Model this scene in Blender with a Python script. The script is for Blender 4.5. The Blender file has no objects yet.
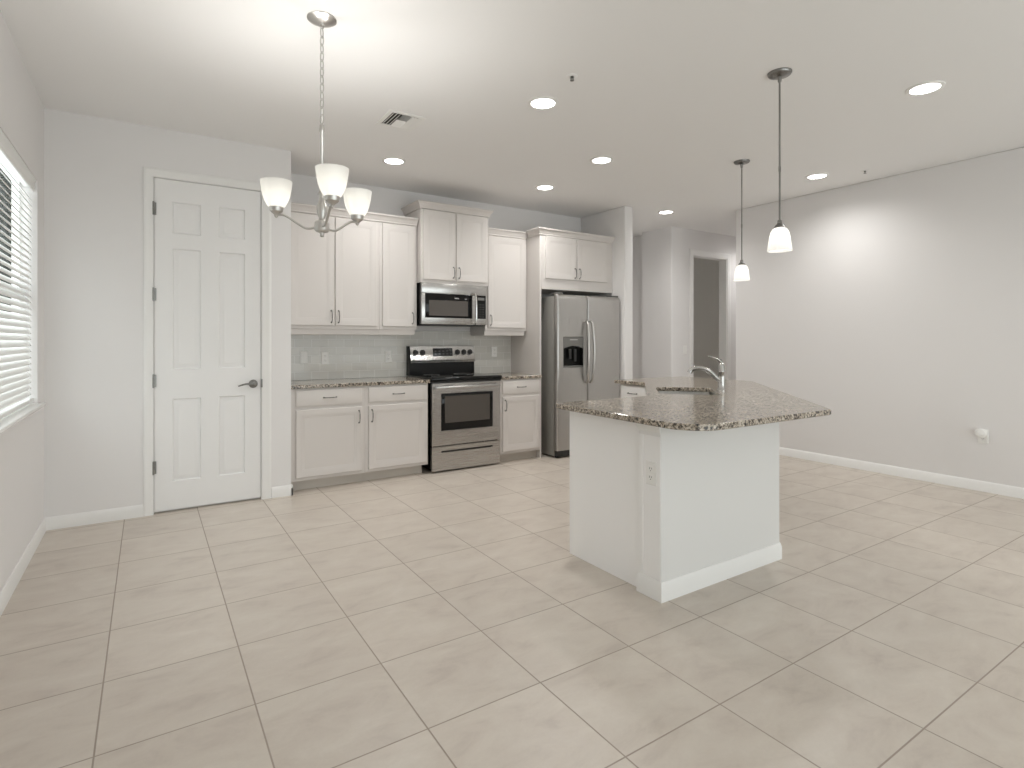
import bpy, bmesh, math, random
from mathutils import Vector, Matrix
PI = math.pi
random.seed(7)
S = bpy.context.scene
COL = S.collection

# ------------------------------------------------------------------ camera
cd = bpy.data.cameras.new('camera'); cam = bpy.data.objects.new('camera', cd); COL.objects.link(cam)
cd.sensor_width = 36.0; cd.sensor_fit = 'HORIZONTAL'
cd.lens = 560.0 / 1024.0 * 36.0
cd.shift_y = -(384.0 - 340.3) / 1024.0
cd.clip_start = 0.05; cd.clip_end = 200
cam.location = (0, 0, 1.26)
cam.rotation_euler = (PI / 2, 0, -math.radians(33.05))
S.camera = cam

# ------------------------------------------------------------------ world, exposure
W = bpy.data.worlds.new('sky'); S.world = W; W.use_nodes = True
bg = W.node_tree.nodes['Background']
bg.inputs[0].default_value = (0.95, 0.975, 1.0, 1); bg.inputs[1].default_value = 3.2
S.view_settings.view_transform = 'Standard'
try: S.view_settings.look = 'None'
except Exception: pass
S.view_settings.gamma = 1.0
S.view_settings.use_curve_mapping = False
S.view_settings.exposure = 0.0
try:
    S.cycles.use_denoising = True
    S.cycles.max_bounces = 10; S.cycles.diffuse_bounces = 6; S.cycles.transparent_max_bounces = 12
    S.cycles.sample_clamp_indirect = 6.0
except Exception: pass
UP_W = 6.5         # watts of each chandelier shade's upward beam
DOWN_W = 53.0       # watts of each downlight beam
LENS_E = 10.0       # recessed lamp lens emission
BULB_E = 6.0       # bulbs in the glass shades

# ------------------------------------------------------------------ room dimensions
XL, XR = -0.575, 5.84
YB = -2.6           # wall behind the camera
YD = 4.80           # pantry door wall
YK = 5.445          # kitchen back wall
H = 2.80
XA = 0.978           # left end of the kitchen alcove
SX0, SX1, SY = 4.575, 4.705, 4.665     # short wall right of the refrigerator
YH = 5.16           # hall wall with the doorway
XH = 5.93           # hall wall facing the kitchen
YRE = 4.12          # end of the right wall
CT = 0.889          # worktop height

def portal(loc, rot, sx, sy):
    l = bpy.data.lights.new('daylight_portal', 'AREA'); l.shape = 'RECTANGLE'; l.size = sx; l.size_y = sy
    o = bpy.data.objects.new('daylight_portal', l); COL.objects.link(o)
    o.location = loc; o.rotation_euler = rot
    l.cycles.is_portal = True
portal((2.6, YB - 0.02, 1.2), (PI / 2, 0, 0), 5.6, 2.4)

# ------------------------------------------------------------------ materials
def nodes(m):
    m.use_nodes = True
    nt = m.node_tree
    return nt, nt.nodes, nt.links, nt.nodes['Principled BSDF']

def srgb(r, g, b):
    f = lambda c: (c / 255.0 / 12.92) if c / 255.0 <= 0.04045 else ((c / 255.0 + 0.055) / 1.055) ** 2.4
    return (f(r), f(g), f(b), 1)

def simple(name, col, rough=0.5, metal=0.0, bump=0.0, bscale=200.0, spec=0.5, coat=0.0):
    m = bpy.data.materials.new(name); nt, N, L, b = nodes(m)
    b.inputs['Base Color'].default_value = col
    b.inputs['Roughness'].default_value = rough; b.inputs['Metallic'].default_value = metal
    b.inputs['Specular IOR Level'].default_value = spec
    b.inputs['Coat Weight'].default_value = coat
    tc = N.new('ShaderNodeTexCoord'); nz = N.new('ShaderNodeTexNoise')
    nz.inputs['Scale'].default_value = bscale; nz.inputs['Detail'].default_value = 2
    L.new(tc.outputs['Object'], nz.inputs['Vector'])
    if bump > 0:
        bp = N.new('ShaderNodeBump'); bp.inputs['Strength'].default_value = bump; bp.inputs['Distance'].default_value = 0.002
        L.new(nz.outputs['Fac'], bp.inputs['Height']); L.new(bp.outputs['Normal'], b.inputs['Normal'])
    else:
        mr = N.new('ShaderNodeMapRange'); mr.inputs['To Min'].default_value = max(0.02, rough - 0.03); mr.inputs['To Max'].default_value = min(1, rough + 0.03)
        L.new(nz.outputs['Fac'], mr.inputs['Value']); L.new(mr.outputs[0], b.inputs['Roughness'])
    return m

def emissive(name, col, e):
    m = bpy.data.materials.new(name); nt, N, L, b = nodes(m)
    b.inputs['Base Color'].default_value = (0.9, 0.9, 0.9, 1)
    b.inputs['Emission Color'].default_value = col; b.inputs['Emission Strength'].default_value = e
    return m

def frosted(name, e, col=(1, 0.96, 0.9, 1)):
    m = bpy.data.materials.new(name); nt, N, L, b = nodes(m)
    out = N['Material Output']
    b.inputs['Base Color'].default_value = (0.80, 0.80, 0.79, 1); b.inputs['Roughness'].default_value = 0.3
    b.inputs['Emission Color'].default_value = col; b.inputs['Emission Strength'].default_value = e
    tr = N.new('ShaderNodeBsdfTranslucent'); tr.inputs['Color'].default_value = (0.95, 0.94, 0.91, 1)
    mx = N.new('ShaderNodeMixShader'); mx.inputs[0].default_value = 0.5
    L.new(b.outputs[0], mx.inputs[1]); L.new(tr.outputs[0], mx.inputs[2]); L.new(mx.outputs[0], out.inputs['Surface'])
    return m

def clear_glass(name):
    m = bpy.data.materials.new(name); nt, N, L, b = nodes(m)
    out = N['Material Output']
    t = N.new('ShaderNodeBsdfTransparent'); t.inputs[0].default_value = (0.95, 0.97, 0.96, 1)
    g = N.new('ShaderNodeBsdfGlossy'); g.inputs['Roughness'].default_value = 0.02
    mx = N.new('ShaderNodeMixShader'); mx.inputs[0].default_value = 0.06
    L.new(t.outputs[0], mx.inputs[1]); L.new(g.outputs[0], mx.inputs[2]); L.new(mx.outputs[0], out.inputs['Surface'])
    return m

def mathn(N, L, op, a, b=None, c=None):
    n = N.new('ShaderNodeMath'); n.operation = op
    for i, v in enumerate((a, b, c)):
        if v is None: continue
        if isinstance(v, (int, float)): n.inputs[i].default_value = v
        else: L.new(v, n.inputs[i])
    return n.outputs[0]

def ramp(N, L, fac, stops):
    r = N.new('ShaderNodeValToRGB'); e = r.color_ramp.elements
    e[0].position, e[0].color = stops[0]; e[1].position, e[1].color = stops[-1]
    for p, c in stops[1:-1]:
        x = e.new(p); x.color = c
    L.new(fac, r.inputs[0]); return r.outputs[0]

def floor_material():
    m = bpy.data.materials.new('porcelain_tile'); nt, N, L, b = nodes(m)
    tc = N.new('ShaderNodeTexCoord'); sp = N.new('ShaderNodeSeparateXYZ'); L.new(tc.outputs['Object'], sp.inputs[0])
    TX, TY = 0.4495, 0.4385
    u = mathn(N, L, 'DIVIDE', mathn(N, L, 'ADD', sp.outputs[0], 0.137), TX)
    v = mathn(N, L, 'DIVIDE', mathn(N, L, 'ADD', sp.outputs[1], -0.794), TY)
    def edge(t, size):
        f = mathn(N, L, 'FRACT', t)
        return mathn(N, L, 'MULTIPLY', mathn(N, L, 'MINIMUM', f, mathn(N, L, 'SUBTRACT', 1.0, f)), size)
    d = mathn(N, L, 'MINIMUM', edge(u, TX), edge(v, TY))
    gm = N.new('ShaderNodeMapRange'); gm.inputs['From Min'].default_value = 0.0018; gm.inputs['From Max'].default_value = 0.0034
    L.new(d, gm.inputs['Value'])           # 0 in the joint, 1 on the tile
    cb = N.new('ShaderNodeCombineXYZ'); L.new(mathn(N, L, 'FLOOR', u), cb.inputs[0]); L.new(mathn(N, L, 'FLOOR', v), cb.inputs[1])
    wn = N.new('ShaderNodeTexWhiteNoise'); wn.noise_dimensions = '3D'; L.new(cb.outputs[0], wn.inputs['Vector'])
    sc = N.new('ShaderNodeVectorMath'); sc.operation = 'SCALE'; sc.inputs['Scale'].default_value = 9.0; L.new(wn.outputs['Color'], sc.inputs[0])
    mp = N.new('ShaderNodeMapping'); mp.inputs['Rotation'].default_value = (0, 0, 0.55); mp.inputs['Scale'].default_value = (1.0, 1.9, 1.0)
    L.new(tc.outputs['Object'], mp.inputs[0])
    ad = N.new('ShaderNodeVectorMath'); ad.operation = 'ADD'; L.new(mp.outputs[0], ad.inputs[0]); L.new(sc.outputs[0], ad.inputs[1])
    n1 = N.new('ShaderNodeTexNoise'); n1.inputs['Scale'].default_value = 4.2; n1.inputs['Detail'].default_value = 8; n1.inputs['Roughness'].default_value = 0.62; n1.inputs['Distortion'].default_value = 0.45
    L.new(ad.outputs[0], n1.inputs['Vector'])
    n2 = N.new('ShaderNodeTexNoise'); n2.inputs['Scale'].default_value = 90; n2.inputs['Detail'].default_value = 3; L.new(tc.outputs['Object'], n2.inputs['Vector'])
    c = ramp(N, L, n1.outputs['Fac'], [(0.25, srgb(183, 172, 162)), (0.45, srgb(198, 188, 177)), (0.6, srgb(203, 194, 183)), (0.8, srgb(210, 202, 192))])
    hs = N.new('ShaderNodeHueSaturation'); L.new(c, hs.inputs['Color'])
    val = mathn(N, L, 'ADD', mathn(N, L, 'MULTIPLY', wn.outputs['Value'], 0.05), mathn(N, L, 'ADD', mathn(N, L, 'MULTIPLY', n2.outputs['Fac'], 0.06), 0.945))
    L.new(val, hs.inputs['Value'])
    mx = N.new('ShaderNodeMix'); mx.data_type = 'RGBA'
    L.new(gm.outputs[0], mx.inputs['Factor']); mx.inputs[6].default_value = srgb(160, 148, 136); L.new(hs.outputs[0], mx.inputs[7])
    L.new(mx.outputs[2], b.inputs['Base Color'])
    rr = N.new('ShaderNodeMapRange'); rr.inputs['To Min'].default_value = 0.75; rr.inputs['To Max'].default_value = 0.33
    L.new(gm.outputs[0], rr.inputs['Value']); L.new(rr.outputs[0], b.inputs['Roughness'])
    bp = N.new('ShaderNodeBump'); bp.inputs['Strength'].default_value = 0.5; bp.inputs['Distance'].default_value = 0.0015
    L.new(gm.outputs[0], bp.inputs['Height']); L.new(bp.outputs[0], b.inputs['Normal'])
    return m

def granite_material():
    m = bpy.data.materials.new('granite'); nt, N, L, b = nodes(m)
    tc = N.new('ShaderNodeTexCoord')
    n1 = N.new('ShaderNodeTexNoise'); n1.inputs['Scale'].default_value = 74; n1.inputs['Detail'].default_value = 5; n1.inputs['Roughness'].default_value = 0.62; n1.inputs['Distortion'].default_value = 0.6
    v1 = N.new('ShaderNodeTexVoronoi'); v1.inputs['Scale'].default_value = 95
    n2 = N.new('ShaderNodeTexNoise'); n2.inputs['Scale'].default_value = 9; n2.inputs['Detail'].default_value = 3
    for n in (n1, v1, n2): L.new(tc.outputs['Object'], n.inputs['Vector'])
    f = mathn(N, L, 'ADD', n1.outputs['Fac'], mathn(N, L, 'MULTIPLY', mathn(N, L, 'SUBTRACT', n2.outputs['Fac'], 0.5), 0.12))
    c1 = ramp(N, L, f, [(0.36, srgb(30, 28, 27)), (0.44, srgb(84, 77, 70)), (0.50, srgb(158, 147, 133)), (0.57, srgb(188, 177, 162)), (0.70, srgb(220, 213, 203))])
    vm = ramp(N, L, v1.outputs['Distance'], [(0.0, (0.45, 0.43, 0.41, 1)), (0.30, (0.9, 0.89, 0.87, 1)), (0.7, (1, 1, 1, 1))])
    mx = N.new('ShaderNodeMix'); mx.data_type = 'RGBA'; mx.blend_type = 'MULTIPLY'; mx.inputs['Factor'].default_value = 0.8
    L.new(c1, mx.inputs[6]); L.new(vm, mx.inputs[7]); L.new(mx.outputs[2], b.inputs['Base Color'])
    b.inputs['Roughness'].default_value = 0.14
    return m

def backsplash_material():
    m = bpy.data.materials.new('subway_tile'); nt, N, L, b = nodes(m)
    tc = N.new('ShaderNodeTexCoord'); sp = N.new('ShaderNodeSeparateXYZ'); cb = N.new('ShaderNodeCombineXYZ')
    L.new(tc.outputs['Object'], sp.inputs[0]); L.new(sp.outputs[0], cb.inputs[0]); L.new(mathn(N, L, 'SUBTRACT', sp.outputs[2], CT), cb.inputs[1])
    br = N.new('ShaderNodeTexBrick'); L.new(cb.outputs[0], br.inputs['Vector'])
    br.inputs['Scale'].default_value = 1.0; br.inputs['Brick Width'].default_value = 0.152; br.inputs['Row Height'].default_value = 0.0765
    br.inputs['Mortar Size'].default_value = 0.0022; br.inputs['Mortar Smooth'].default_value = 0.3; br.inputs['Bias'].default_value = 0.0
    br.inputs['Color1'].default_value = srgb(207, 205, 199); br.inputs['Color2'].default_value = srgb(214, 212, 206); br.inputs['Mortar'].default_value = srgb(232, 231, 228)
    L.new(br.outputs['Color'], b.inputs['Base Color'])
    b.inputs['Roughness'].default_value = 0.09
    bp = N.new('ShaderNodeBump'); bp.inputs['Strength'].default_value = 0.6; bp.inputs['Distance'].default_value = 0.002; bp.invert = True
    L.new(br.outputs['Fac'], bp.inputs['Height']); L.new(bp.outputs[0], b.inputs['Normal'])
    return m

def steel_material(name, col, rough, along=0):
    m = bpy.data.materials.new(name); nt, N, L, b = nodes(m)
    b.inputs['Base Color'].default_value = col; b.inputs['Metallic'].default_value = 1.0
    tc = N.new('ShaderNodeTexCoord'); mp = N.new('ShaderNodeMapping')
    sc = [700.0, 700.0, 700.0]; sc[along] = 6.0; mp.inputs['Scale'].default_value = sc
    L.new(tc.outputs['Object'], mp.inputs[0])
    nz = N.new('ShaderNodeTexNoise'); nz.inputs['Scale'].default_value = 1.0; nz.inputs['Detail'].default_value = 2; L.new(mp.outputs[0], nz.inputs['Vector'])
    mr = N.new('ShaderNodeMapRange'); mr.inputs['To Min'].default_value = rough - 0.06; mr.inputs['To Max'].default_value = rough + 0.06
    L.new(nz.outputs['Fac'], mr.inputs['Value']); L.new(mr.outputs[0], b.inputs['Roughness'])
    bp = N.new('ShaderNodeBump'); bp.inputs['Strength'].default_value = 0.015; bp.inputs['Distance'].default_value = 0.001
    L.new(nz.outputs['Fac'], bp.inputs['Height']); L.new(bp.outputs[0], b.inputs['Normal'])
    return m

M_WALL = simple('wall_paint', srgb(231, 229, 228), 0.85, bump=0.12, bscale=160, spec=0.25)
M_CEIL = simple('ceiling_paint', srgb(241, 240, 239), 0.9, bump=0.15, bscale=120, spec=0.2)
M_TRIM = simple('trim_paint', srgb(236, 235, 233), 0.5, spec=0.25)
M_DOOR = simple('door_paint', srgb(236, 235, 234), 0.45, spec=0.4)
M_CAB = simple('cabinet_paint', srgb(213, 208, 204), 0.4, spec=0.4)
M_ISL = simple('island_paint', srgb(222, 221, 219), 0.6, spec=0.35)
M_LITSIDE = simple('lit_side_paint', srgb(246, 245, 244), 0.5, spec=0.35)  # island paint lightened on left-facing faces, standing in for window light
M_TOE = simple('toe_kick_paint', srgb(205, 199, 191), 0.55)
M_FLOOR = floor_material()
M_GRAN = granite_material()
M_SPLASH = backsplash_material()
M_STEEL = steel_material('brushed_steel', (0.52, 0.51, 0.495, 1), 0.27, 0)
M_STEELV = steel_material('brushed_steel_upright', (0.50, 0.49, 0.475, 1), 0.30, 2)
M_SIDE = simple('grey_appliance_side', srgb(150, 148, 143), 0.45, metal=0.3)
M_NICK = simple('brushed_nickel', (0.56, 0.545, 0.52, 1), 0.34, metal=1.0)
M_NICKD = simple('dark_nickel', (0.24, 0.235, 0.225, 1), 0.28, metal=1.0)
M_FAUC = simple('faucet_nickel', (0.50, 0.49, 0.475, 1), 0.22, metal=1.0)
M_CHROME = simple('chrome', (0.78, 0.78, 0.77, 1), 0.12, metal=1.0)
M_BLACK = simple('black_enamel', (0.008, 0.008, 0.008, 1), 0.16, spec=0.2)
M_BGLASS = simple('black_glass', (0.005, 0.005, 0.005, 1), 0.06, spec=0.3)
M_SINK = steel_material('sink_steel', (0.36, 0.355, 0.34, 1), 0.28, 0)
M_SMOKE = simple('smoked_window_glass', (0.085, 0.075, 0.066, 1), 0.12)
M_DARK = simple('dark_plastic', (0.03, 0.03, 0.03, 1), 0.45)
M_GREY = simple('grey_plastic', srgb(120, 119, 116), 0.35, metal=0.3)
M_MARK = simple('pale_print', srgb(190, 190, 188), 0.5)
M_PLAST = simple('white_plastic', srgb(240, 239, 236), 0.35)
M_SLOT = simple('dark_slot', (0.02, 0.02, 0.02, 1), 0.6)
M_DUCT = simple('duct_grey', srgb(70, 68, 65), 0.8)
M_BLIND = simple('blind_vinyl', srgb(238, 238, 236), 0.4)
M_SILL = simple('marble_sill', srgb(236, 235, 232), 0.25)
M_LENS = emissive('lamp_lens', (1, 0.995, 0.985, 1), LENS_E)
M_BULB = emissive('bulb_glow', (1, 0.98, 0.945, 1), BULB_E)
M_SHADE = frosted('frosted_shade', 0.08)
M_SHADE2 = frosted('ribbed_shade', 0.35, (1, 0.98, 0.95, 1))
M_PANE = clear_glass('window_glass')
M_LEAF = simple('hedge_leaf', srgb(38, 44, 36), 0.7, spec=0.1)
M_ROOM = simple('dim_room_paint', srgb(226, 223, 218), 0.9)
M_DISP = simple('display_glass', (0.01, 0.012, 0.014, 1), 0.08)

# ------------------------------------------------------------------ mesh helpers
def BM(): return bmesh.new()

def box(bm, x0, x1, y0, y1, z0, z1, bev=0.0, seg=2, M=None):
    t = bmesh.new(); r = bmesh.ops.create_cube(t, size=1.0)
    for v in t.verts:
        v.co = Vector(((x0 + x1) / 2 + v.co.x * (x1 - x0), (y0 + y1) / 2 + v.co.y * (y1 - y0), (z0 + z1) / 2 + v.co.z * (z1 - z0)))
    if bev > 0:
        bmesh.ops.bevel(t, geom=list(t.edges), offset=bev, segments=seg, affect='EDGES', profile=0.5)
    merge(bm, t, M); t.free()

def merge(bm, t, M=None):
    vm = {}
    for v in t.verts: vm[v] = bm.verts.new(M @ v.co if M else v.co)
    for f in t.faces:
        try: bm.faces.new([vm[v] for v in f.verts])
        except ValueError: pass

def loft(bm, loops, cap0=True, cap1=True, M=None):
    rows = []
    for lp in loops:
        rows.append([bm.verts.new(M @ Vector(p) if M else Vector(p)) for p in lp])
    n = len(rows[0])
    for a, b in zip(rows, rows[1:]):
        for i in range(n):
            j = (i + 1) % n
            bm.faces.new((a[i], a[j], b[j], b[i]))
    if cap0: bm.faces.new(list(reversed(rows[0])))
    if cap1: bm.faces.new(rows[-1])
    return rows

def rect_rings(bm, rings, M=None, cap0=True):
    """rings of (x0, x1, z0, z1, y): a board seen from -y"""
    loft(bm, [[(x0, y, z0), (x1, y, z0), (x1, y, z1), (x0, y, z1)] for x0, x1, z0, z1, y in rings], cap0, True, M)

def plan_rings(bm, rings):
    """rings of (x0, x1, y0, y1, z)"""
    loft(bm, [[(x0, y0, z), (x1, y0, z), (x1, y1, z), (x0, y1, z)] for x0, x1, y0, y1, z in rings])

def lathe(bm, prof, c=(0, 0, 0), seg=32, M=None, cap=True):
    loops = []
    for r, z in prof:
        loops.append([(c[0] + max(r, 1e-5) * math.cos(2 * PI * i / seg), c[1] + max(r, 1e-5) * math.sin(2 * PI * i / seg), c[2] + z) for i in range(seg)])
    loft(bm, loops, cap, cap, M)

def tube(bm, pts, r, seg=10, M=None, flat=1.0, closed=False):
    pts = [Vector(p) for p in pts]; n = len(pts)
    rs = r if isinstance(r, (list, tuple)) else [r] * n
    loops = []; up = None
    for i in range(n):
        a = pts[i - 1] if (i > 0 or closed) else pts[i]; b = pts[(i + 1) % n] if (i < n - 1 or closed) else pts[i]
        t = (b - a).normalized()
        if up is None:
            up = Vector((0, 0, 1)) if abs(t.z) < 0.9 else Vector((1, 0, 0))
        s = t.cross(up).normalized(); up = s.cross(t).normalized()
        loops.append([tuple(pts[i] + s * math.cos(2 * PI * k / seg) * rs[i] + up * math.sin(2 * PI * k / seg) * rs[i] * flat) for k in range(seg)])
    if closed:
        loops.append(loops[0]); loft(bm, loops, False, False, M)
    else:
        loft(bm, loops, True, True, M)

def smooth_path(pts, n=8):
    P = [Vector(p) for p in pts]; out = []
    for i in range(len(P) - 1):
        p0 = P[max(i - 1, 0)]; p1 = P[i]; p2 = P[i + 1]; p3 = P[min(i + 2, len(P) - 1)]
        for k in range(n):
            t = k / n
            out.append(0.5 * ((2 * p1) + (p2 - p0) * t + (2 * p0 - 5 * p1 + 4 * p2 - p3) * t * t + (3 * p1 - p0 - 3 * p2 + p3) * t ** 3))
    out.append(P[-1]); return out

def prism(bm, poly, z0, z1):
    loft(bm, [[(x, y, z0) for x, y in poly], [(x, y, z1) for x, y in poly]])

def poly_slab(bm, outer, holes, z0, z1, bev=0.004):
    """a slab with an optional hole: side walls with an eased edge, faces filled by triangles"""
    for k, lp in enumerate([outer] + holes):
        sgn = 1
        def off(d):
            n = len(lp); res = []
            area = sum(lp[i][0] * lp[(i + 1) % n][1] - lp[(i + 1) % n][0] * lp[i][1] for i in range(n))
            w = 1 if area > 0 else -1
            if k > 0: w = -w
            for i in range(n):
                a = Vector(lp[i - 1]); p = Vector(lp[i]); b = Vector(lp[(i + 1) % n])
                d1 = (p - a).normalized(); d2 = (b - p).normalized()
                n1 = Vector((-d1.y, d1.x)) * w; n2 = Vector((-d2.y, d2.x)) * w
                nn = (n1 + n2); nn = nn / max(nn.length_squared, 1e-6) * 2
                res.append(p + nn * d)
            return res
        rows = []
        for d, z in ((bev, z0), (0, z0 + bev), (0, z1 - bev), (bev * 0.3, z1 - bev * 0.3), (bev, z1)):
            rows.append([bm.verts.new((q.x, q.y, z)) for q in off(d)])
        for a, b in zip(rows, rows[1:]):
            for i in range(len(lp)):
                j = (i + 1) % len(lp); bm.faces.new((a[i], a[j], b[j], b[i]))
        if k == 0: B, T = [rows[0]], [rows[-1]]
        else: B.append(rows[0]); T.append(rows[-1])
    for loops in (B, T):
        es = []
        for lp in loops:
            for i in range(len(lp)):
                e = bm.edges.get((lp[i], lp[(i + 1) % len(lp)])); es.append(e)
        bmesh.ops.triangle_fill(bm, edges=es, use_beauty=True, use_dissolve=False)

def world_loc(o):
    v = Vector((0, 0, 0))
    while o is not None:
        v += o.location; o = o.parent
    return v

def obj(name, bm, mat, parent=None, sharp=38, weld=True):
    if weld: bmesh.ops.remove_doubles(bm, verts=bm.verts, dist=1e-5)
    bmesh.ops.recalc_face_normals(bm, faces=bm.faces)
    for f in bm.faces: f.smooth = True
    lim = math.radians(sharp)
    for e in bm.edges:
        e.smooth = len(e.link_faces) == 2 and e.calc_face_angle(PI) < lim
    if parent is not None:
        bmesh.ops.translate(bm, verts=bm.verts, vec=-world_loc(parent))
    me = bpy.data.meshes.new(name); bm.to_mesh(me); bm.free()
    me.materials.append(mat)
    o = bpy.data.objects.new(name, me); COL.objects.link(o)
    if parent is not None: o.parent = parent
    return o

def tag(o, label, cat, group=None):
    o['label'] = label; o['category'] = cat
    if group: o['group'] = group
    return o

def thing(name, label, cat, loc=(0, 0, 0), group=None):
    o = bpy.data.objects.new(name, None); COL.objects.link(o); o.location = loc; o.empty_display_size = 0.05
    return tag(o, label, cat, group)

def struct(name, bm, mat, label, cat, parent=None):
    o = obj(name, bm, mat, parent)
    if parent is None:
        o['kind'] = 'structure'; tag(o, label, cat)
    return o

def dup(root, loc, label, group=None):
    r = root.copy(); COL.objects.link(r); r.location = loc; r['label'] = label
    if group: r['group'] = group
    for ch in list(root.children):
        c = ch.copy(); COL.objects.link(c); c.parent = r
        for g in list(ch.children):
            d = g.copy(); COL.objects.link(d); d.parent = c
    return r

# ------------------------------------------------------------------ the room shell
b = BM(); box(b, XL - 0.2, 9.2, YB - 0.2, 8.2, -0.12, 0.0)
struct('floor', b, M_FLOOR, 'beige square porcelain tile floor with grey-brown joints', 'floor')
b = BM(); box(b, XL - 0.2, 9.2, YB - 0.2, 8.2, H, H + 0.12)
struct('ceiling', b, M_CEIL, 'flat off-white ceiling over dining area and kitchen', 'ceiling')

WY0, WY1, WZ0, WZ1 = 2.50, 4.535, 0.868, 2.256      # window hole in the left wall
b = BM()
x0, x1 = XL - 0.12, XL
box(b, x0, x1, YB, WY0, 0, H); box(b, x0, x1, WY1, YD + 0.65, 0, H)
box(b, x0, x1, WY0, WY1, 0, WZ0 - 0.02); box(b, x0, x1, WY0, WY1, WZ1, H)
struct('wall_left', b, M_WALL, 'left painted wall with the blind-covered window', 'wall')

DX0, DX1, DZ1 = 0.037, 0.755, 2.441                 # pantry door
b = BM()
box(b, XL, DX0 - 0.012, YD, YD + 0.12, 0, H); box(b, DX1 + 0.012, XA, YD, YD + 0.12, 0, H)
box(b, DX0 - 0.012, DX1 + 0.012, YD, YD + 0.12, DZ1 + 0.012, H)
box(b, XA - 0.12, XA, YD + 0.12, YK, 0, H)
struct('wall_pantry', b, M_WALL, 'white painted wall around the six-panel pantry door', 'wall')
b = BM(); box(b, XL, SX1, YK, YK + 0.12, 0, H)
struct('wall_kitchen', b, M_WALL, 'painted wall behind the row of kitchen cabinets', 'wall')
b = BM(); box(b, SX0, SX1, SY, YK, 0, H, 0.012, 3)
struct('wall_stub', b, M_WALL, 'short white wall just right of the refrigerator', 'wall')
b = BM(); box(b, XR, XR + 0.12, YB, YRE, 0, H, 0.012, 3); box(b, XR + 0.121, 8.6, YRE - 0.12, YRE, 0, H)
struct('wall_right', b, M_WALL, 'long plain wall on the right behind the island', 'wall')
HX0, HX1, HZ = 6.36, 7.12, 2.457                    # hall doorway
b = BM()
arc = [(XH + 0.02 - 0.02 * math.sin(PI / 2 * k / 5), YH + 0.02 - 0.02 * math.cos(PI / 2 * k / 5)) for k in range(6)]
prism(b, [(HX0, YH), (HX0, YH + 0.13), (6.20, YH + 0.13), (6.20, 6.2), (6.10, 6.2), (6.10, 5.70), (XH, 5.70)] + arc[::-1], 0, H)
box(b, HX1, 8.6, YH, YH + 0.13, 0, H); box(b, HX0, HX1, YH, YH + 0.13, HZ, H)
struct('wall_hall', b, M_WALL, 'hall wall with the dark doorway, beyond the island', 'wall')
b = BM(); box(b, SX1 - 0.13, 6.10, 6.12, 6.25, 0, H); box(b, SX1 - 0.13, SX1, YK + 0.12, 6.12, 0, H); box(b, 8.6, 8.72, YRE - 0.12, YH + 0.13, 0, H)
struct('wall_hall_end', b, M_WALL, 'far wall closing the narrow hall beside the refrigerator wall', 'wall')
b = BM(); box(b, 6.21, 6.30, YH + 0.13, 7.6, 0, H); box(b, 6.21, 8.0, 7.6, 7.7, 0, H)
box(b, 7.9, 8.0, YH + 0.13, 6.75, 0, H); box(b, 7.9, 8.0, 7.35, 7.6, 0, H); box(b, 7.9, 8.0, 6.75, 7.35, 0, 1.0); box(b, 7.9, 8.0, 6.75, 7.35, 2.0, H)  # hidden opening added so sky light brightens this room
struct('wall_side_room', b, M_ROOM, 'pale grey walls seen through the hall doorway, with an unseen opening added for daylight', 'wall')
# wall behind the camera with a wide sliding-door opening, added to let in daylight
b = BM(); box(b, XL, -0.2, YB - 0.15, YB, 0, H); box(b, 5.4, XR, YB - 0.15, YB, 0, H); box(b, -0.2, 5.4, YB - 0.15, YB, 2.42, H)
struct('wall_back', b, M_WALL, 'wall behind the viewer around the wide sliding door', 'wall')
b = BM()
for x in (-0.2, 1.63, 3.49, 5.34): box(b, x, x + 0.06, YB - 0.12, YB - 0.05, 0, 2.42)
box(b, -0.2, 5.4, YB - 0.12, YB - 0.05, 2.36, 2.42); box(b, -0.2, 5.4, YB - 0.12, YB - 0.05, 0, 0.05)
d3 = struct('door_3', b, M_TRIM, 'white framed sliding glass door added unseen behind the viewer for daylight', 'door')
b = BM(); box(b, -0.14, 5.34, YB - 0.09, YB - 0.084, 0.05, 2.36); obj('pane', b, M_PANE, d3)

# baseboards
def base_profile(d0=0.0, hgt=0.085):
    return [(0.013, 0.0), (0.013, hgt - 0.022), (0.009, hgt - 0.012), (0.007, hgt - 0.004), (0.004, hgt), (0.0, hgt)]
def baseboard_run(bm, p, q, nrm):
    """p, q: ends on the wall; nrm: out of the wall"""
    p, q, n = Vector((*p, 0)), Vector((*q, 0)), Vector((*nrm, 0))
    pr = [(0.0, 0.0)] + base_profile()
    loft(bm, [[tuple(e + n * d + Vector((0, 0, z))) for d, z in pr] for e in (p, q)])
b = BM(); baseboard_run(b, (XL, YB), (XL, YD), (1, 0))
struct('baseboard_left', b, M_TRIM, 'white baseboard under the window wall', 'baseboard')
b = BM(); baseboard_run(b, (XL, YD), (DX0 - 0.062, YD), (0, -1))
struct('baseboard_pantry', b, M_TRIM, 'white baseboard left of the pantry door', 'baseboard')
b = BM(); baseboard_run(b, (DX1 + 0.075, YD), (XA + 0.0135, YD), (0, -1)); baseboard_run(b, (XA, YD - 0.013), (XA, YD + 0.06), (1, 0))
struct('baseboard_corner', b, M_TRIM, 'short white baseboard between pantry door and base cabinets', 'baseboard')
b = BM(); baseboard_run(b, (XR, YB), (XR, YRE + 0.013), (-1, 0))
struct('baseboard_right', b, M_TRIM, 'long white baseboard along the right wall', 'baseboard')
b = BM(); baseboard_run(b, (XH, YH), (HX0 - 0.075, YH), (0, -1)); baseboard_run(b, (HX1 + 0.075, YH), (8.6, YH), (0, -1)); baseboard_run(b, (XH, YH - 0.013), (XH, 5.70), (-1, 0)); baseboard_run(b, (SX1, SY), (SX1, 6.12), (1, 0)); baseboard_run(b, (SX1, 6.12), (6.10, 6.12), (0, -1))
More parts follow.
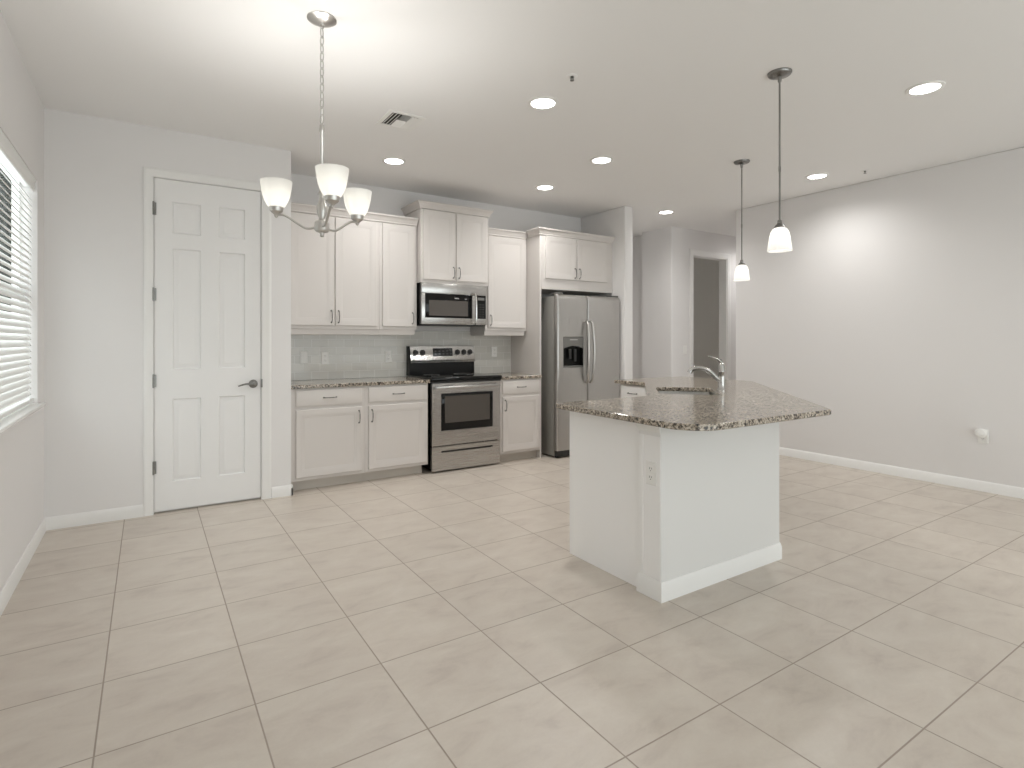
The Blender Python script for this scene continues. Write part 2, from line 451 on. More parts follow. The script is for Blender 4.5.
struct('baseboard_hall', b, M_TRIM, 'white baseboard around the hall beyond the island', 'baseboard')

# ------------------------------------------------------------------ window and blind
def frame_casing(bm, x0, x1, z1, w, t, yw, w_right=None):
    """mitred casing round an opening (x0..x1, top z1) on a wall face at yw, facing -y"""
    wr = w_right or w
    prof = [(0.0, 0.0), (0.0, t * 0.6), (0.12, t * 0.75), (0.55, t * 0.85), (0.68, t), (0.92, t), (1.0, t * 0.7), (1.0, 0.0)]
    loops = []
    for sx, top in ((-1, 0), (-1, 1), (1, 1), (1, 0)):
        ww = w if sx < 0 else wr; xb = x0 if sx < 0 else x1
        loops.append([(xb + sx * d * ww, yw - th, (z1 + d * w) if top else 0.0) for d, th in prof])
    loft(bm, loops)

b = BM()
gx0, gx1 = XL - 0.118, XL - 0.082
fw = 0.028
box(b, gx0, gx1, WY0, WY0 + fw, WZ0, WZ1); box(b, gx0, gx1, WY1 - fw, WY1, WZ0, WZ1)
box(b, gx0, gx1, WY0 + fw, WY1 - fw, WZ1 - fw, WZ1); box(b, gx0, gx1, WY0 + fw, WY1 - fw, WZ0, WZ0 + fw)
box(b, gx0, gx1, (WY0 + WY1) / 2 - 0.04, (WY0 + WY1) / 2 + 0.04, WZ0 + fw, WZ1 - fw)
win = struct('window_1', b, M_TRIM, 'white framed window in left wall behind the blind', 'window')
b = BM(); box(b, gx0 + 0.005, gx1 + 0.008, WY0 + fw, (WY0 + WY1) / 2 - 0.04, 1.53, 1.575); box(b, gx0 + 0.005, gx1 + 0.008, (WY0 + WY1) / 2 + 0.04, WY1 - fw, 1.53, 1.575)
obj('window_rail', b, M_TRIM, win)
b = BM(); box(b, gx1 - 0.012, gx1 - 0.007, WY0 + fw, WY1 - fw, WZ0 + fw, WZ1 - fw); obj('pane', b, M_PANE, win)
b = BM(); box(b, gx1, XL + 0.035, WY0 - 0.05, WY1 + 0.055, WZ0 - 0.022, WZ0, 0.006, 3); obj('window_sill', b, M_SILL, win)

bl = thing('window_blind', 'white horizontal slat blind hanging inside the left window', 'blind', (XL - 0.045, (WY0 + WY1) / 2, WZ0))
by0, by1 = WY0 + 0.012, WY1 - 0.012
xc = XL - 0.042
b = BM(); box(b, xc - 0.02, xc + 0.03, by0, by1, WZ1 - 0.05, WZ1 - 0.006); obj('head_rail', b, M_BLIND, bl)
b = BM()
vp = [(0.040, 0.0), (0.047, 0.008), (0.044, 0.02), (0.046, 0.06), (0.052, 0.072), (0.052, 0.08), (0.034, 0.08), (0.034, 0.0)]
loft(b, [[(xc - 0.014 + dx, y, WZ1 - 0.074 + dz * 0.9) for dx, dz in vp] for y in (by0 - 0.005, by1 + 0.005)]); obj('valance', b, M_BLIND, bl)
b = BM()
pitch, tilt = 0.0375, math.radians(52)
z = WZ0 + 0.075; ca, sa = math.cos(tilt), math.sin(tilt)
while z < WZ1 - 0.085:
    loops = []
    prof = []
    for k in range(7):
        s = -0.025 + 0.05 * k / 6; bow = 0.003 * (1 - (s / 0.025) ** 2); prof.append((s, bow + 0.0013))
    for k in range(6, -1, -1):
        s = -0.025 + 0.05 * k / 6; bow = 0.003 * (1 - (s / 0.025) ** 2); prof.append((s, bow - 0.0013))
    for y in (by0, by1):
        loops.append([(xc - s * ca + t * sa, y, z + s * sa + t * ca) for s, t in prof])
    loft(b, loops)
    z += pitch
obj('slats', b, M_BLIND, bl)
b = BM(); box(b, xc - 0.006, xc + 0.026, by0, by1, WZ0 + 0.012, WZ0 + 0.036, 0.004, 2); obj('bottom_rail', b, M_BLIND, bl)
for y in (by0 + 0.18, (by0 + by1) / 2, by1 - 0.18):
    b = BM()
    tube(b, [(xc - 0.017, y, WZ1 - 0.05), (xc - 0.017, y, WZ0 + 0.022), (xc + 0.03, y, WZ0 + 0.022), (xc + 0.03, y, WZ1 - 0.05)], 0.0012, 6)
    obj('ladder_cord', b, M_BLIND, bl)

# hedge of tall shrubs outside the window
b = BM()
for i in range(6500):
    x = random.uniform(-6.5, -0.9); z = 5.8 * random.random(); y = 12.3 + random.random() ** 2 * 0.9 + 0.25 * math.sin(x * 2.1) + 0.2 * math.sin(z * 2.7 + x)
    s = random.uniform(0.06, 0.16)
    R = Matrix.Rotation(random.uniform(0, 2 * PI), 3, 'X') @ Matrix.Rotation(random.uniform(-1.2, 1.2), 3, 'Z')
    q = [Vector((x, y, z)) + R @ Vector(p) for p in ((-s, 0, 0), (0, 0.02, -s * 0.55), (s, 0, 0), (0, 0.02, s * 0.55))]
    b.faces.new([b.verts.new(p) for p in q])
box(b, -6.4, -1.0, 13.1, 13.9, 0, 5.6)
hd = obj('hedge', b, M_LEAF, None, weld=False); hd['kind'] = 'stuff'; tag(hd, 'dark green hedge outside behind the slats of the left window', 'hedge')

# ------------------------------------------------------------------ pantry door and hall doorway
def panel_grid(bm, xs, zs, cells, y, prof):
    for i in range(len(xs) - 1):
        for j in range(len(zs) - 1):
            a, c, e, f = xs[i], xs[i + 1], zs[j], zs[j + 1]
            if (i, j) in cells:
                loops = [[(a + d, y + t, e + d), (c - d, y + t, e + d), (c - d, y + t, f - d), (a + d, y + t, f - d)] for d, t in prof]
                loft(bm, loops, False, True)
            else:
                bm.faces.new([bm.verts.new(p) for p in ((a, y, e), (c, y, e), (c, y, f), (a, y, f))])

pd = bpy.data.objects.new('door_1', None); COL.objects.link(pd); pd.location = ((DX0 + DX1) / 2, YD, 0)
pd['kind'] = 'structure'; tag(pd, 'white six-panel pantry door, closed, left of the kitchen', 'door')
b = BM()
xs = [DX0 + 0.003, 0.153, 0.337, 0.455, 0.639, DX1 - 0.003]
zs = [0.018, 0.222, 0.830, 1.046, 1.936, 2.046, 2.280, DZ1 - 0.003]
cells = {(i, j) for i in (1, 3) for j in (1, 3, 5)}
yf = YD + 0.012
panel_grid(b, xs, zs, cells, yf, [(0, 0), (0.008, 0.012), (0.014, 0.012), (0.038, 0.002), (0.042, 0.002)])
x0, x1, z0, z1, yb = xs[0], xs[-1], zs[0], zs[-1], YD + 0.05
for q in (((x0, yf, z0), (x0, yf, z1), (x0, yb, z1), (x0, yb, z0)), ((x1, yf, z0), (x1, yb, z0), (x1, yb, z1), (x1, yf, z1)),
          ((x0, yf, z1), (x1, yf, z1), (x1, yb, z1), (x0, yb, z1)), ((x0, yf, z0), (x0, yb, z0), (x1, yb, z0), (x1, yf, z0)),
          ((x0, yb, z0), (x0, yb, z1), (x1, yb, z1), (x1, yb, z0))):
    b.faces.new([b.verts.new(p) for p in q])
leaf = obj('door_leaf', b, M_DOOR, pd)
b = BM(); frame_casing(b, DX0 - 0.004, DX1 + 0.004, DZ1 + 0.004, 0.06, 0.012, YD, 0.068)
obj('door_casing', b, M_TRIM, pd)
b = BM(); box(b, DX0 - 0.012, DX0, YD, YD + 0.11, 0, DZ1 + 0.012); box(b, DX1, DX1 + 0.012, YD, YD + 0.11, 0, DZ1 + 0.012); box(b, DX0, DX1, YD, YD + 0.11, DZ1, DZ1 + 0.012)
box(b, DX0, DX1, YD + 0.052, YD + 0.07, 0, DZ1); obj('door_jamb', b, M_TRIM, pd)
for hz in (2.214, 1.593, 0.966, 0.337):
    b = BM(); tube(b, [(DX0 - 0.002, YD - 0.006, hz - 0.048), (DX0 - 0.002, YD - 0.006, hz + 0.048)], 0.0065, 10)
    box(b, DX0, DX0 + 0.016, YD + 0.006, YD + 0.0125, hz - 0.045, hz + 0.045)
    obj('hinge', b, M_NICKD, pd)['label'] = 'brushed nickel hinge'
lx, lz = 0.697, 0.918
Rx = Matrix.Translation((lx, yf, lz)) @ Matrix.Rotation(PI / 2, 4, 'X')
b = BM(); lathe(b, [(0.032, 0.0), (0.033, 0.004), (0.030, 0.009), (0.018, 0.012), (0.011, 0.016), (0.011, 0.05), (0.014, 0.052), (0.014, 0.062), (0.008, 0.066)], seg=28, M=Rx)
tube(b, smooth_path([(lx, yf - 0.056, lz), (lx - 0.03, yf - 0.056, lz + 0.003), (lx - 0.065, yf - 0.055, lz + 0.001), (lx - 0.095, yf - 0.05, lz - 0.007), (lx - 0.112, yf - 0.046, lz - 0.012)], 6),
     [0.0095 - 0.0045 * i / 24 for i in range(25)], 12)
obj('lever_handle', b, M_NICKD, pd)['label'] = 'brushed nickel lever handle'
b = BM(); box(b, DX1 - 0.003, DX1 + 0.007, YD - 0.016, YD + 0.012, lz - 0.03, lz + 0.035, 0.002, 2); obj('strike_plate', b, M_NICKD, pd)

hdoor = bpy.data.objects.new('door_2', None); COL.objects.link(hdoor); hdoor.location = ((HX0 + HX1) / 2, YH, 0)
hdoor['kind'] = 'structure'; tag(hdoor, 'open doorway into a dark room at the end of the hall', 'doorway')
b = BM(); frame_casing(b, HX0, HX1, HZ, 0.07, 0.014, YH); obj('door_casing', b, M_TRIM, hdoor)
b = BM(); box(b, HX0, HX0 + 0.015, YH, YH + 0.13, 0, HZ); box(b, HX1 - 0.015, HX1, YH, YH + 0.13, 0, HZ); box(b, HX0, HX1, YH, YH + 0.13, HZ - 0.015, HZ)
obj('door_jamb', b, M_TRIM, hdoor)

# ------------------------------------------------------------------ cabinets
def door_board(w, h, frame=0.055, t=0.019):
    bm = BM()
    r = [(0, w, 0, h, 0.0), (0, w, 0, h, -t + 0.004), (0.004, w - 0.004, 0.004, h - 0.004, -t)]
    for d, y in ((frame - 0.008, -t), (frame - 0.003, -t + 0.0035), (frame + 0.001, -t + 0.0035), (frame + 0.012, -t + 0.0115), (frame + 0.016, -t + 0.0115)):
        r.append((d, w - d, d, h - d, y))
    rect_rings(bm, r); return bm

def drawer_board(w, h, t=0.019):
    bm = BM()
    rect_rings(bm, [(0, w, 0, h, 0.0), (0, w, 0, h, -t + 0.008), (0.006, w - 0.006, 0.006, h - 0.006, -t + 0.003), (0.013, w - 0.013, 0.013, h - 0.013, -t)]); return bm

def pull_mesh(M, vertical=True, ln=0.105):
    bm = BM(); h = ln / 2
    pts = [(0, 0, -h), (0, -0.012, -h), (0, -0.024, -h * 0.78), (0, -0.029, -h * 0.3), (0, -0.029, h * 0.3), (0, -0.024, h * 0.78), (0, -0.012, h), (0, 0, h)]
    if not vertical: pts = [(z, y, 0) for x, y, z in pts]
    n = 5; P = smooth_path(pts, n); k = len(P)
    tube(bm, P, [0.0052 - 0.0018 * math.sin(PI * i / (k - 1)) + (0.0012 if 0.4 < i / k < 0.6 else 0) for i in range(k)], 8, M)
    for s in (-h, h):
        q = (0, 0, s) if vertical else (s, 0, 0)
        lathe(bm, [(0.0075, 0.0), (0.0075, 0.003), (0.004, 0.005)], seg=10, M=M @ Matrix.Translation(q) @ Matrix.Rotation(PI / 2, 4, 'X'))
    return bm

def add_front(parent, name, M, x, z, w, h, pull=None, frame=0.055, mat=None):
    """M places a front frame: x along the front, -y out of it, z up. pull: (x, z, vertical)"""
    bm = door_board(w, h, frame) if name == 'door' else drawer_board(w, h)
    for v in bm.verts: v.co = M @ (v.co + Vector((x, 0, z)))
    o = obj(name, bm, mat or M_CAB, parent)
    if pull:
        px, pz, vert = pull
        obj('handle', pull_mesh(M @ Matrix.Translation((px, -0.019, pz)), vert), M_NICKD, o)['label'] = 'brushed nickel pull'
    return o

def crown(parent, x0, x1, y0, y1, z, hgt=0.06, out=0.045, left=True, right=True):
    prof = [(0.004, -0.012), (0.012, -0.008), (0.012, 0.004), (0.018, 0.010), (0.021, hgt * 0.32), (0.030, hgt * 0.58), (out - 0.005, hgt * 0.74), (out, hgt * 0.80), (out, hgt), (0.0, hgt)]
    rings = []
    for o, dz in prof:
        rings.append((x0 - (o if left else 0), x1 + (o if right else 0), y0 - o, y1, z + dz))
    bm = BM(); plan_rings(bm, rings); return obj('crown_moulding', bm, M_CAB, parent)

def upper(name, label, x0, x1, y0, z0, z1, doors, rail=True, cl=False, cr=False, dz=(0.03, 0.02), group=None, stiles=None):
    t = thing(name, label, 'cabinet', ((x0 + x1) / 2, YK - 0.15, z0), group)
    b = BM(); box(b, x0, x1, y0, YK - 0.001, z0, z1, 0.0015, 1); obj('body', b, M_CAB, t)
    for (a, c, pside) in doors:
        w = c - a; pz = z0 + dz[0] + 0.082
        px = a + 0.028 if pside == 'l' else c - 0.028
        add_front(t, 'door', Matrix.Translation((0, y0, 0)), a, z0 + dz[0], w, z1 - dz[1] - z0 - dz[0], (px, pz, True))
    crown(t, x0, x1, y0, YK - 0.001, z1, left=cl, right=cr)
    if rail:
        b = BM(); plan_rings(b, [(x0, x1 - (0.018 if rail == 'r' else 0.0), y0 + 0.016, YK - 0.001, z0 - 0.05), (x0, x1 - (0.018 if rail == 'r' else 0), y0 + 0.012, YK - 0.001, z0)])
        obj('light_rail', b, M_CAB, t)
    return t

YU = 5.12
upper('wall_cabinet', 'tall two-door white wall cabinet behind the chandelier, against the alcove side', XA + 0.002, 1.835, YU, 1.362, 2.39, [(1.032, 1.412, 'r'), (1.420, 1.808, 'l')])
upper('wall_cabinet', 'single-door white wall cabinet just left of the microwave', 1.836, 2.215, YU, 1.362, 2.39, [(1.862, 2.190, 'r')], rail='r')
upper('wall_cabinet', 'raised two-door white wall cabinet directly above the microwave', 2.226, 2.988, 5.05, 1.826, 2.555, [(2.250, 2.600, 'r'), (2.608, 2.962, 'l')], rail=False, cl=True, cr=True, dz=(0.03, 0.016))
upper('wall_cabinet', 'single-door white wall cabinet between microwave and refrigerator cabinet', 2.992, 3.522, YU, 1.362, 2.39, [(3.020, 3.500, 'l')], rail='r')

# cabinet over the refrigerator with its tall side panel
YO = 4.87
fc = thing('refrigerator_cabinet', 'short two-door white cabinet above the refrigerator with a floor-length side panel', 'cabinet', (4.06, 5.2, 0))
b = BM(); box(b, 3.546, SX0 - 0.001, YO, YK - 0.001, 1.813, 2.405, 0.0015, 1); obj('body', b, M_CAB, fc)
b = BM(); box(b, 3.524, 3.545, YO, YK - 0.001, 0.0, 2.405, 0.0015, 1); obj('side_panel', b, M_CAB, fc)
for a, c, s in ((3.592, 4.022, 'r'), (4.030, 4.484, 'l')):
    add_front(fc, 'door', Matrix.Translation((0, YO, 0)), a, 1.928, c - a, 0.462, (c - 0.028 if s == 'r' else a + 0.028, 2.005, True))
crown(fc, 3.524, SX0 - 0.001, YO, 5.062, 2.405, left=True, right=False)

def base_cab(label, x0, x1, door_x, pull_side, drawer_x=None, end=False):
    y0 = 4.86
    t = thing('base_cabinet', label, 'cabinet', ((x0 + x1) / 2, 5.15, 0))
    b = BM(); box(b, x0, x1, y0, YK - 0.001, 0.09, CT - 0.031, 0.0015, 1); obj('body', b, M_CAB, t)
    b = BM(); box(b, x0, x1 - (0.03 if end else 0), y0 + 0.075, YK - 0.001, 0.0, 0.089); obj('toe_kick', b, M_TOE, t)
    M = Matrix.Translation((0, y0, 0)); a, c = door_x
    add_front(t, 'drawer', M, a, 0.706, c - a, 0.138, ((a + c) / 2, 0.775, False))
    add_front(t, 'door', M, a, 0.117, c - a, 0.563, (c - 0.028 if pull_side == 'r' else a + 0.028, 0.592, True))
    return t
base_cab('white base cabinet with drawer in the alcove corner, left of the twin pair', XA + 0.002, 1.609, (1.026, 1.580), 'r')
base_cab('white base cabinet with drawer directly left of the stainless range', 1.610, 2.215, (1.640, 2.196), 'l', end=True)
base_cab('narrow white base cabinet between the range and the refrigerator', 3.018, 3.523, (3.040, 3.500), 'l')

b = BM(); poly_slab(b, [(XA + 0.002, 4.832), (2.228, 4.832), (2.228, YK - 0.001), (XA + 0.002, YK - 0.001)], [], CT - 0.03, CT)
tag(obj('worktop', b, M_GRAN, sharp=14), 'speckled granite worktop left of the range under the outlets', 'worktop')
b = BM(); poly_slab(b, [(3.012, 4.832), (3.523, 4.832), (3.523, YK - 0.001), (3.012, YK - 0.001)], [], CT - 0.03, CT)
tag(obj('worktop', b, M_GRAN, sharp=14), 'short speckled granite worktop between the range and the refrigerator', 'worktop')
b = BM(); box(b, XA + 0.001, 3.523, YK - 0.009, YK, CT + 0.0005, 1.361)
sp = struct('trim_backsplash', b, M_SPLASH, 'glossy grey subway tile backsplash between worktop and wall cabinets', 'backsplash')

# ------------------------------------------------------------------ outlets and switches
def plate(bm, M, w=0.072, h=0.117, t=0.006):
    rect_rings(bm, [(-w / 2, w / 2, -h / 2, h / 2, 0), (-w / 2, w / 2, -h / 2, h / 2, -t * 0.4), (-w / 2 + 0.004, w / 2 - 0.004, -h / 2 + 0.004, h / 2 - 0.004, -t)], M)
def outlet(name, label, M, kind='outlet', cat='outlet', group=None):
    t = thing(name, label, cat, M.translation, group)
    b = BM(); plate(b, M); obj('cover_plate', b, M_PLAST, t)
    if kind == 'outlet':
        for dz in (0.021, -0.021):
            b = BM(); rect_rings(b, [(-0.017, 0.017, -0.014 + dz, 0.014 + dz, -0.005), (-0.016, 0.016, -0.013 + dz, 0.013 + dz, -0.008)], M); so = obj('socket', b, M_PLAST, t)
            b = BM()
            for dx, hh in ((-0.006, 0.005), (0.006, 0.004)): box(b, dx - 0.001, dx + 0.001, -0.0086, -0.0078, dz - hh + 0.003, dz + hh + 0.003, M=M)
            lathe(b, [(0.0022, 0), (0.0022, 0.0008)], seg=10, M=M @ Matrix.Translation((0, -0.0078, dz - 0.008)) @ Matrix.Rotation(PI / 2, 4, 'X'))
            obj('slots', b, M_SLOT, so)
    else:
        b = BM(); rect_rings(b, [(-0.0165, 0.0165, -0.033, 0.033, -0.005), (-0.0155, 0.0155, -0.032, 0.032, -0.0085)], M); obj('rocker', b, M_PLAST, t)
    return t
ys = YK - 0.0095
outlet('wall_switch', 'white rocker switch on the backsplash, nearest the alcove corner', Matrix.Translation((1.222, ys, 1.10)), 'switch', 'switch')
outlet('wall_outlet', 'white outlet with dark sockets on the backsplash beside the corner switch', Matrix.Translation((1.415, ys, 1.09)))
outlet('wall_outlet', 'white outlet on the backsplash just left of the range', Matrix.Translation((2.042, ys, 1.094)))
outlet('wall_outlet', 'white outlet on the backsplash right of the range', Matrix.Translation((3.295, ys, 1.13)))
outlet('wall_switch', 'small light switch on the hall wall beside the dark doorway', Matrix.Translation((6.195, YH, 1.13)), 'switch', 'switch')
RL = Matrix.Rotation(-PI / 2, 4, 'Z')        # faces -X
outlet('wall_outlet', 'white outlet on the end of the island half wall below the worktop', Matrix.Translation((2.0748, 1.931, 0.608)) @ RL)
Mr = Matrix.Translation((XR, 1.772, 0.46)) @ RL
outlet('wall_outlet', 'white outlet low on the right wall behind the plugged-in device', Mr)
t = thing('plug_in_device', 'round white device plugged into the outlet low on the right wall', 'plug-in device', Mr @ Vector((0, -0.009, 0.03)))
b = BM(); lathe(b, [(0.020, 0.0), (0.022, 0.008), (0.026, 0.02), (0.038, 0.03), (0.040, 0.05), (0.034, 0.062), (0.018, 0.068)], seg=28, M=Mr @ Matrix.Translation((0, -0.009, 0.03)) @ Matrix.Rotation(PI / 2, 4, 'X')); obj('housing', b, M_PLAST, t)
b = BM(); lathe(b, [(0.012, 0.0), (0.011, 0.004)], seg=20, M=Mr @ Matrix.Translation((0, -0.0769, 0.024)) @ Matrix.Rotation(PI / 2, 4, 'X')); obj('button', b, M_PLAST, t)

# ------------------------------------------------------------------ range
rg = thing('range', 'stainless steel electric range with black glass cooktop, between the base cabinets', 'range', (2.62, 5.12, 0))
RX0, RX1, RY = 2.244, 2.994, 4.83
b = BM(); box(b, RX0 + 0.002, RX1 - 0.002, RY + 0.042, YK - 0.012, 0.03, 0.862)
for x in (RX0 + 0.05, RX1 - 0.05):
    for y in (RY + 0.08, YK - 0.08): lathe(b, [(0.015, 0.0), (0.015, 0.031)], (x, y, 0), 12)
obj('body', b, M_BLACK, rg)
# oven door
b = BM()
panel_grid(b, [RX0, 2.338, 2.916, RX1], [0.257, 0.394, 0.753, 0.850], {(1, 1)}, RY, [(0, 0), (0.004, 0.004), (0.006, 0.010)])
x0, x1, z0, z1, yf, yb = RX0, RX1, 0.257, 0.850, RY, RY + 0.040
for q in (((x0, yf, z0), (x0, yf, z1), (x0, yb, z1), (x0, yb, z0)), ((x1, yf, z0), (x1, yb, z0), (x1, yb, z1), (x1, yf, z1)), ((x0, yf, z1), (x1, yf, z1), (x1, yb, z1), (x0, yb, z1)), ((x0, yf, z0), (x0, yb, z0), (x1, yb, z0), (x1, yf, z0)), ((x0, yb, z0), (x0, yb, z1), (x1, yb, z1), (x1, yb, z0))):
    b.faces.new([b.verts.new(p) for p in q])
od = obj('oven_door', b, M_STEEL, rg)
b = BM(); rect_rings(b, [(2.343, 2.911, 0.399, 0.748, RY + 0.0095), (2.343, 2.911, 0.399, 0.748, RY + 0.001), (2.346, 2.908, 0.402, 0.745, RY - 0.001)]); wf = obj('window_surround', b, M_BGLASS, od)
b = BM(); rect_rings(b, [(2.378, 2.876, 0.470, 0.726, RY - 0.0008), (2.378, 2.876, 0.470, 0.726, RY - 0.002)]); obj('window', b, M_SMOKE, od)
b = BM()
hp = [(2.272, RY - 0.048, 0.808), (2.966, RY - 0.048, 0.808)]
box(b, 2.268, 2.970, RY - 0.056, RY - 0.036, 0.797, 0.825, 0.008, 3)
for x in (2.285, 2.953): box(b, x - 0.012, x + 0.012, RY - 0.04, RY, 0.800, 0.822, 0.003, 2)
obj('handle', b, M_STEEL, od)
# storage drawer
b = BM()
panel_grid(b, [RX0, 2.343, 2.914, RX1], [0.018, 0.188, 0.206, 0.247], {(1, 1)}, RY + 0.002, [(0, 0), (0.002, 0.012)])
x0, x1, z0, z1, yf, yb = RX0, RX1, 0.018, 0.247, RY + 0.002, RY + 0.040
for q in (((x0, yf, z0), (x0, yf, z1), (x0, yb, z1), (x0, yb, z0)), ((x1, yf, z0), (x1, yb, z0), (x1, yb, z1), (x1, yf, z1)), ((x0, yf, z1), (x1, yf, z1), (x1, yb, z1), (x0, yb, z1)), ((x0, yf, z0), (x0, yb, z0), (x1, yb, z0), (x1, yf, z0)), ((x0, yb, z0), (x0, yb, z1), (x1, yb, z1), (x1, yb, z0))):
    b.faces.new([b.verts.new(p) for p in q])
dr = obj('storage_drawer', b, M_STEEL, rg)
b = BM(); box(b, 2.346, 2.911, RY + 0.008, RY + 0.0138, 0.190, 0.204); obj('finger_slot', b, M_SLOT, dr)
# cooktop
b = BM(); box(b, RX0 - 0.014, RX1 + 0.014, RY - 0.03, 5.372, 0.866, 0.908, 0.012, 4); ck = obj('cooktop', b, M_BGLASS, rg)
b = BM(); box(b, RX0 - 0.002, RX1 + 0.002, RY - 0.018, RY + 0.04, 0.852, 0.866); obj('vent_strip', b, M_DARK, ck)
for i, (x, y, r) in enumerate(((2.43, 5.00, 0.105), (2.80, 5.00, 0.08), (2.43, 5.24, 0.08), (2.80, 5.24, 0.105))):
    b = BM(); lathe(b, [(r, 0.0), (r, 0.0006), (r - 0.004, 0.0006), (r - 0.004, 0.0)], (x, y, 0.908), 40, cap=False); obj('burner_ring', b, M_GREY, ck)
# backguard
b = BM(); plan_rings(b, [(RX0 - 0.008, RX1 - 0.004, 5.352, YK - 0.011, 0.900), (RX0 - 0.008, RX1 - 0.004, 5.352, YK - 0.011, 1.045), (RX0 - 0.008, RX1 - 0.004, 5.375, YK - 0.011, 1.199)]); bgd = obj('backguard', b, M_BLACK, rg)
b = BM()
pz0, pz1, py0, py1 = 1.030, 1.197, 5.342, 5.364
loft(b, [[(x, py0 - 0.012, pz0), (x, py0 - 0.014, pz0 + 0.012), (x, py0, pz0 + 0.026), (x, py1, pz1), (x, py1 + 0.012, pz1 + 0.004), (x, py1 + 0.02, pz0)] for x in (RX0 + 0.002, RX1 - 0.006)])
cp = obj('control_panel', b, M_STEEL, rg)
ang = math.atan2(py1 - py0, pz1 - pz0 - 0.026)
def on_panel(x, z):
    y = py0 + (z - pz0 - 0.026) * (py1 - py0) / (pz1 - pz0 - 0.026)
    return Matrix.Translation((x, y, z)) @ Matrix.Rotation(-ang, 4, 'X')
b = BM(); box(b, -0.115, 0.115, -0.003, 0.004, -0.041, 0.041, 0.002, 2, M=on_panel(2.612, 1.135)); dp = obj('display', b, M_DISP, cp)
b = BM()
for i in range(5):
    for j in range(2):
        box(b, -0.095 + i * 0.045, -0.075 + i * 0.045, -0.0036, -0.0028, -0.022 + j * 0.03, -0.017 + j * 0.03, M=on_panel(2.612, 1.135))
obj('lettering', b, M_GREY, dp)
for x in (2.302, 2.381, 2.786, 2.862, 2.937):
    b = BM(); Mk = on_panel(x, 1.134) @ Matrix.Rotation(PI / 2, 4, 'X')
    lathe(b, [(0.029, 0.0), (0.029, 0.005), (0.024, 0.008), (0.022, 0.022), (0.019, 0.025)], seg=24, M=Mk)
    box(b, -0.0045, 0.0045, -0.021, 0.021, 0.022, 0.032, 0.002, 2, M=Mk); kn = obj('knob', b, M_DARK, cp)

# ------------------------------------------------------------------ microwave
mw = thing('microwave', 'stainless over-the-range microwave with black glass door, below the raised cabinet', 'microwave', (2.6, 5.2, 1.412))
MX0, MX1, MY = 2.228, 2.962, 5.03
b = BM(); box(b, MX0 + 0.001, MX1 - 0.001, MY + 0.032, YK - 0.012, 1.414, 1.825); obj('body', b, M_BLACK, mw)
b = BM(); box(b, MX0, MX1, MY, MY + 0.032, 1.722, 1.824, 0.003, 2); vt = obj('top_panel', b, M_STEEL, mw)
b = BM()
panel_grid(b, [MX0, 2.266, 2.796, 2.838], [1.418, 1.480, 1.7], {(1, 1)}, MY, [(0, 0), (0.002, 0.006)])
b.free(); b = BM()
box(b, MX0, 2.822, MY, MY + 0.031, 1.418, 1.720, 0.003, 2); md = obj('door', b, M_STEEL, mw)
b = BM(); rect_rings(b, [(2.264, 2.788, 1.482, 1.719, MY + 0.001), (2.264, 2.788, 1.482, 1.719, MY - 0.002), (2.267, 2.785, 1.485, 1.716, MY - 0.004)]); obj('door_glass', b, M_BGLASS, md)
b = BM(); rect_rings(b, [(2.303, 2.732, 1.503, 1.655, MY - 0.0035), (2.303, 2.732, 1.503, 1.655, MY - 0.0048)]); obj('window', b, M_SMOKE, md)
b = BM()
for i in range(6): box(b, 2.583 + i * 0.0085, 2.589 + i * 0.0085, MY - 0.0048, MY - 0.0038, 1.676, 1.686)
obj('maker_mark', b, M_MARK, md)
b = BM(); P = smooth_path([(2.806, MY, 1.738), (2.806, MY - 0.026, 1.735), (2.808, MY - 0.040, 1.70), (2.810, MY - 0.046, 1.58), (2.812, MY - 0.040, 1.46), (2.812, MY - 0.026, 1.432), (2.812, MY, 1.428)], 6)
tube(b, P, 0.0105, 12); obj('handle', b, M_CHROME, md)
b = BM(); box(b, 2.824, MX1, MY, MY + 0.031, 1.418, 1.720, 0.003, 2); cpn = obj('control_panel', b, M_STEEL, mw)
b = BM(); rect_rings(b, [(2.828, 2.946, 1.482, 1.719, MY + 0.001), (2.828, 2.946, 1.482, 1.719, MY - 0.003)]); kp = obj('keypad', b, M_BGLASS, cpn)
b = BM()
for i in range(3):
    for j in range(6): box(b, 2.842 + i * 0.033, 2.856 + i * 0.033, MY - 0.0038, MY - 0.0028, 1.50 + j * 0.025, 1.504 + j * 0.025)
box(b, 2.848, 2.928, MY - 0.0038, MY - 0.0028, 1.672, 1.70); obj('lettering', b, M_GREY, kp)
b = BM(); box(b, MX0 + 0.01, MX1 - 0.01, MY + 0.01, MY + 0.3, 1.406, 1.4135); obj('vent_grille', b, M_DARK, mw)

# ------------------------------------------------------------------ refrigerator
fr = thing('refrigerator', 'stainless side-by-side refrigerator with ice dispenser, beside the short wall', 'refrigerator', (4.1, 5.05, 0))
FX0, FX1, FY, FS = 3.642, 4.553, 4.715, 4.062
b = BM(); box(b, FX0, FX1, FY + 0.062, YK - 0.02, 0.02, 1.735, 0.004, 2); obj('body', b, M_SIDE, fr)
def rounded_door(bm, x0, x1, yf, yb, z0, z1, r=0.022):
    lp = [(x0, yb)]
    for k in range(7):
        a = PI + (PI / 2) * k / 6; lp.append((x0 + r + r * math.cos(a), yf + r + r * math.sin(a)))
    for k in range(7):
        a = -PI / 2 + (PI / 2) * k / 6; lp.append((x1 - r + r * math.cos(a), yf + r + r * math.sin(a)))
    lp.append((x1, yb))
    loft(bm, [[(x, y if y > yb - 0.001 else y + dy, z) for x, y in lp] for z, dy in ((z0, 0), (z1 - 0.05, 0), (z1 - 0.03, 0.002), (z1 - 0.012, 0.007), (z1 - 0.003, 0.014), (z1, 0.022))])
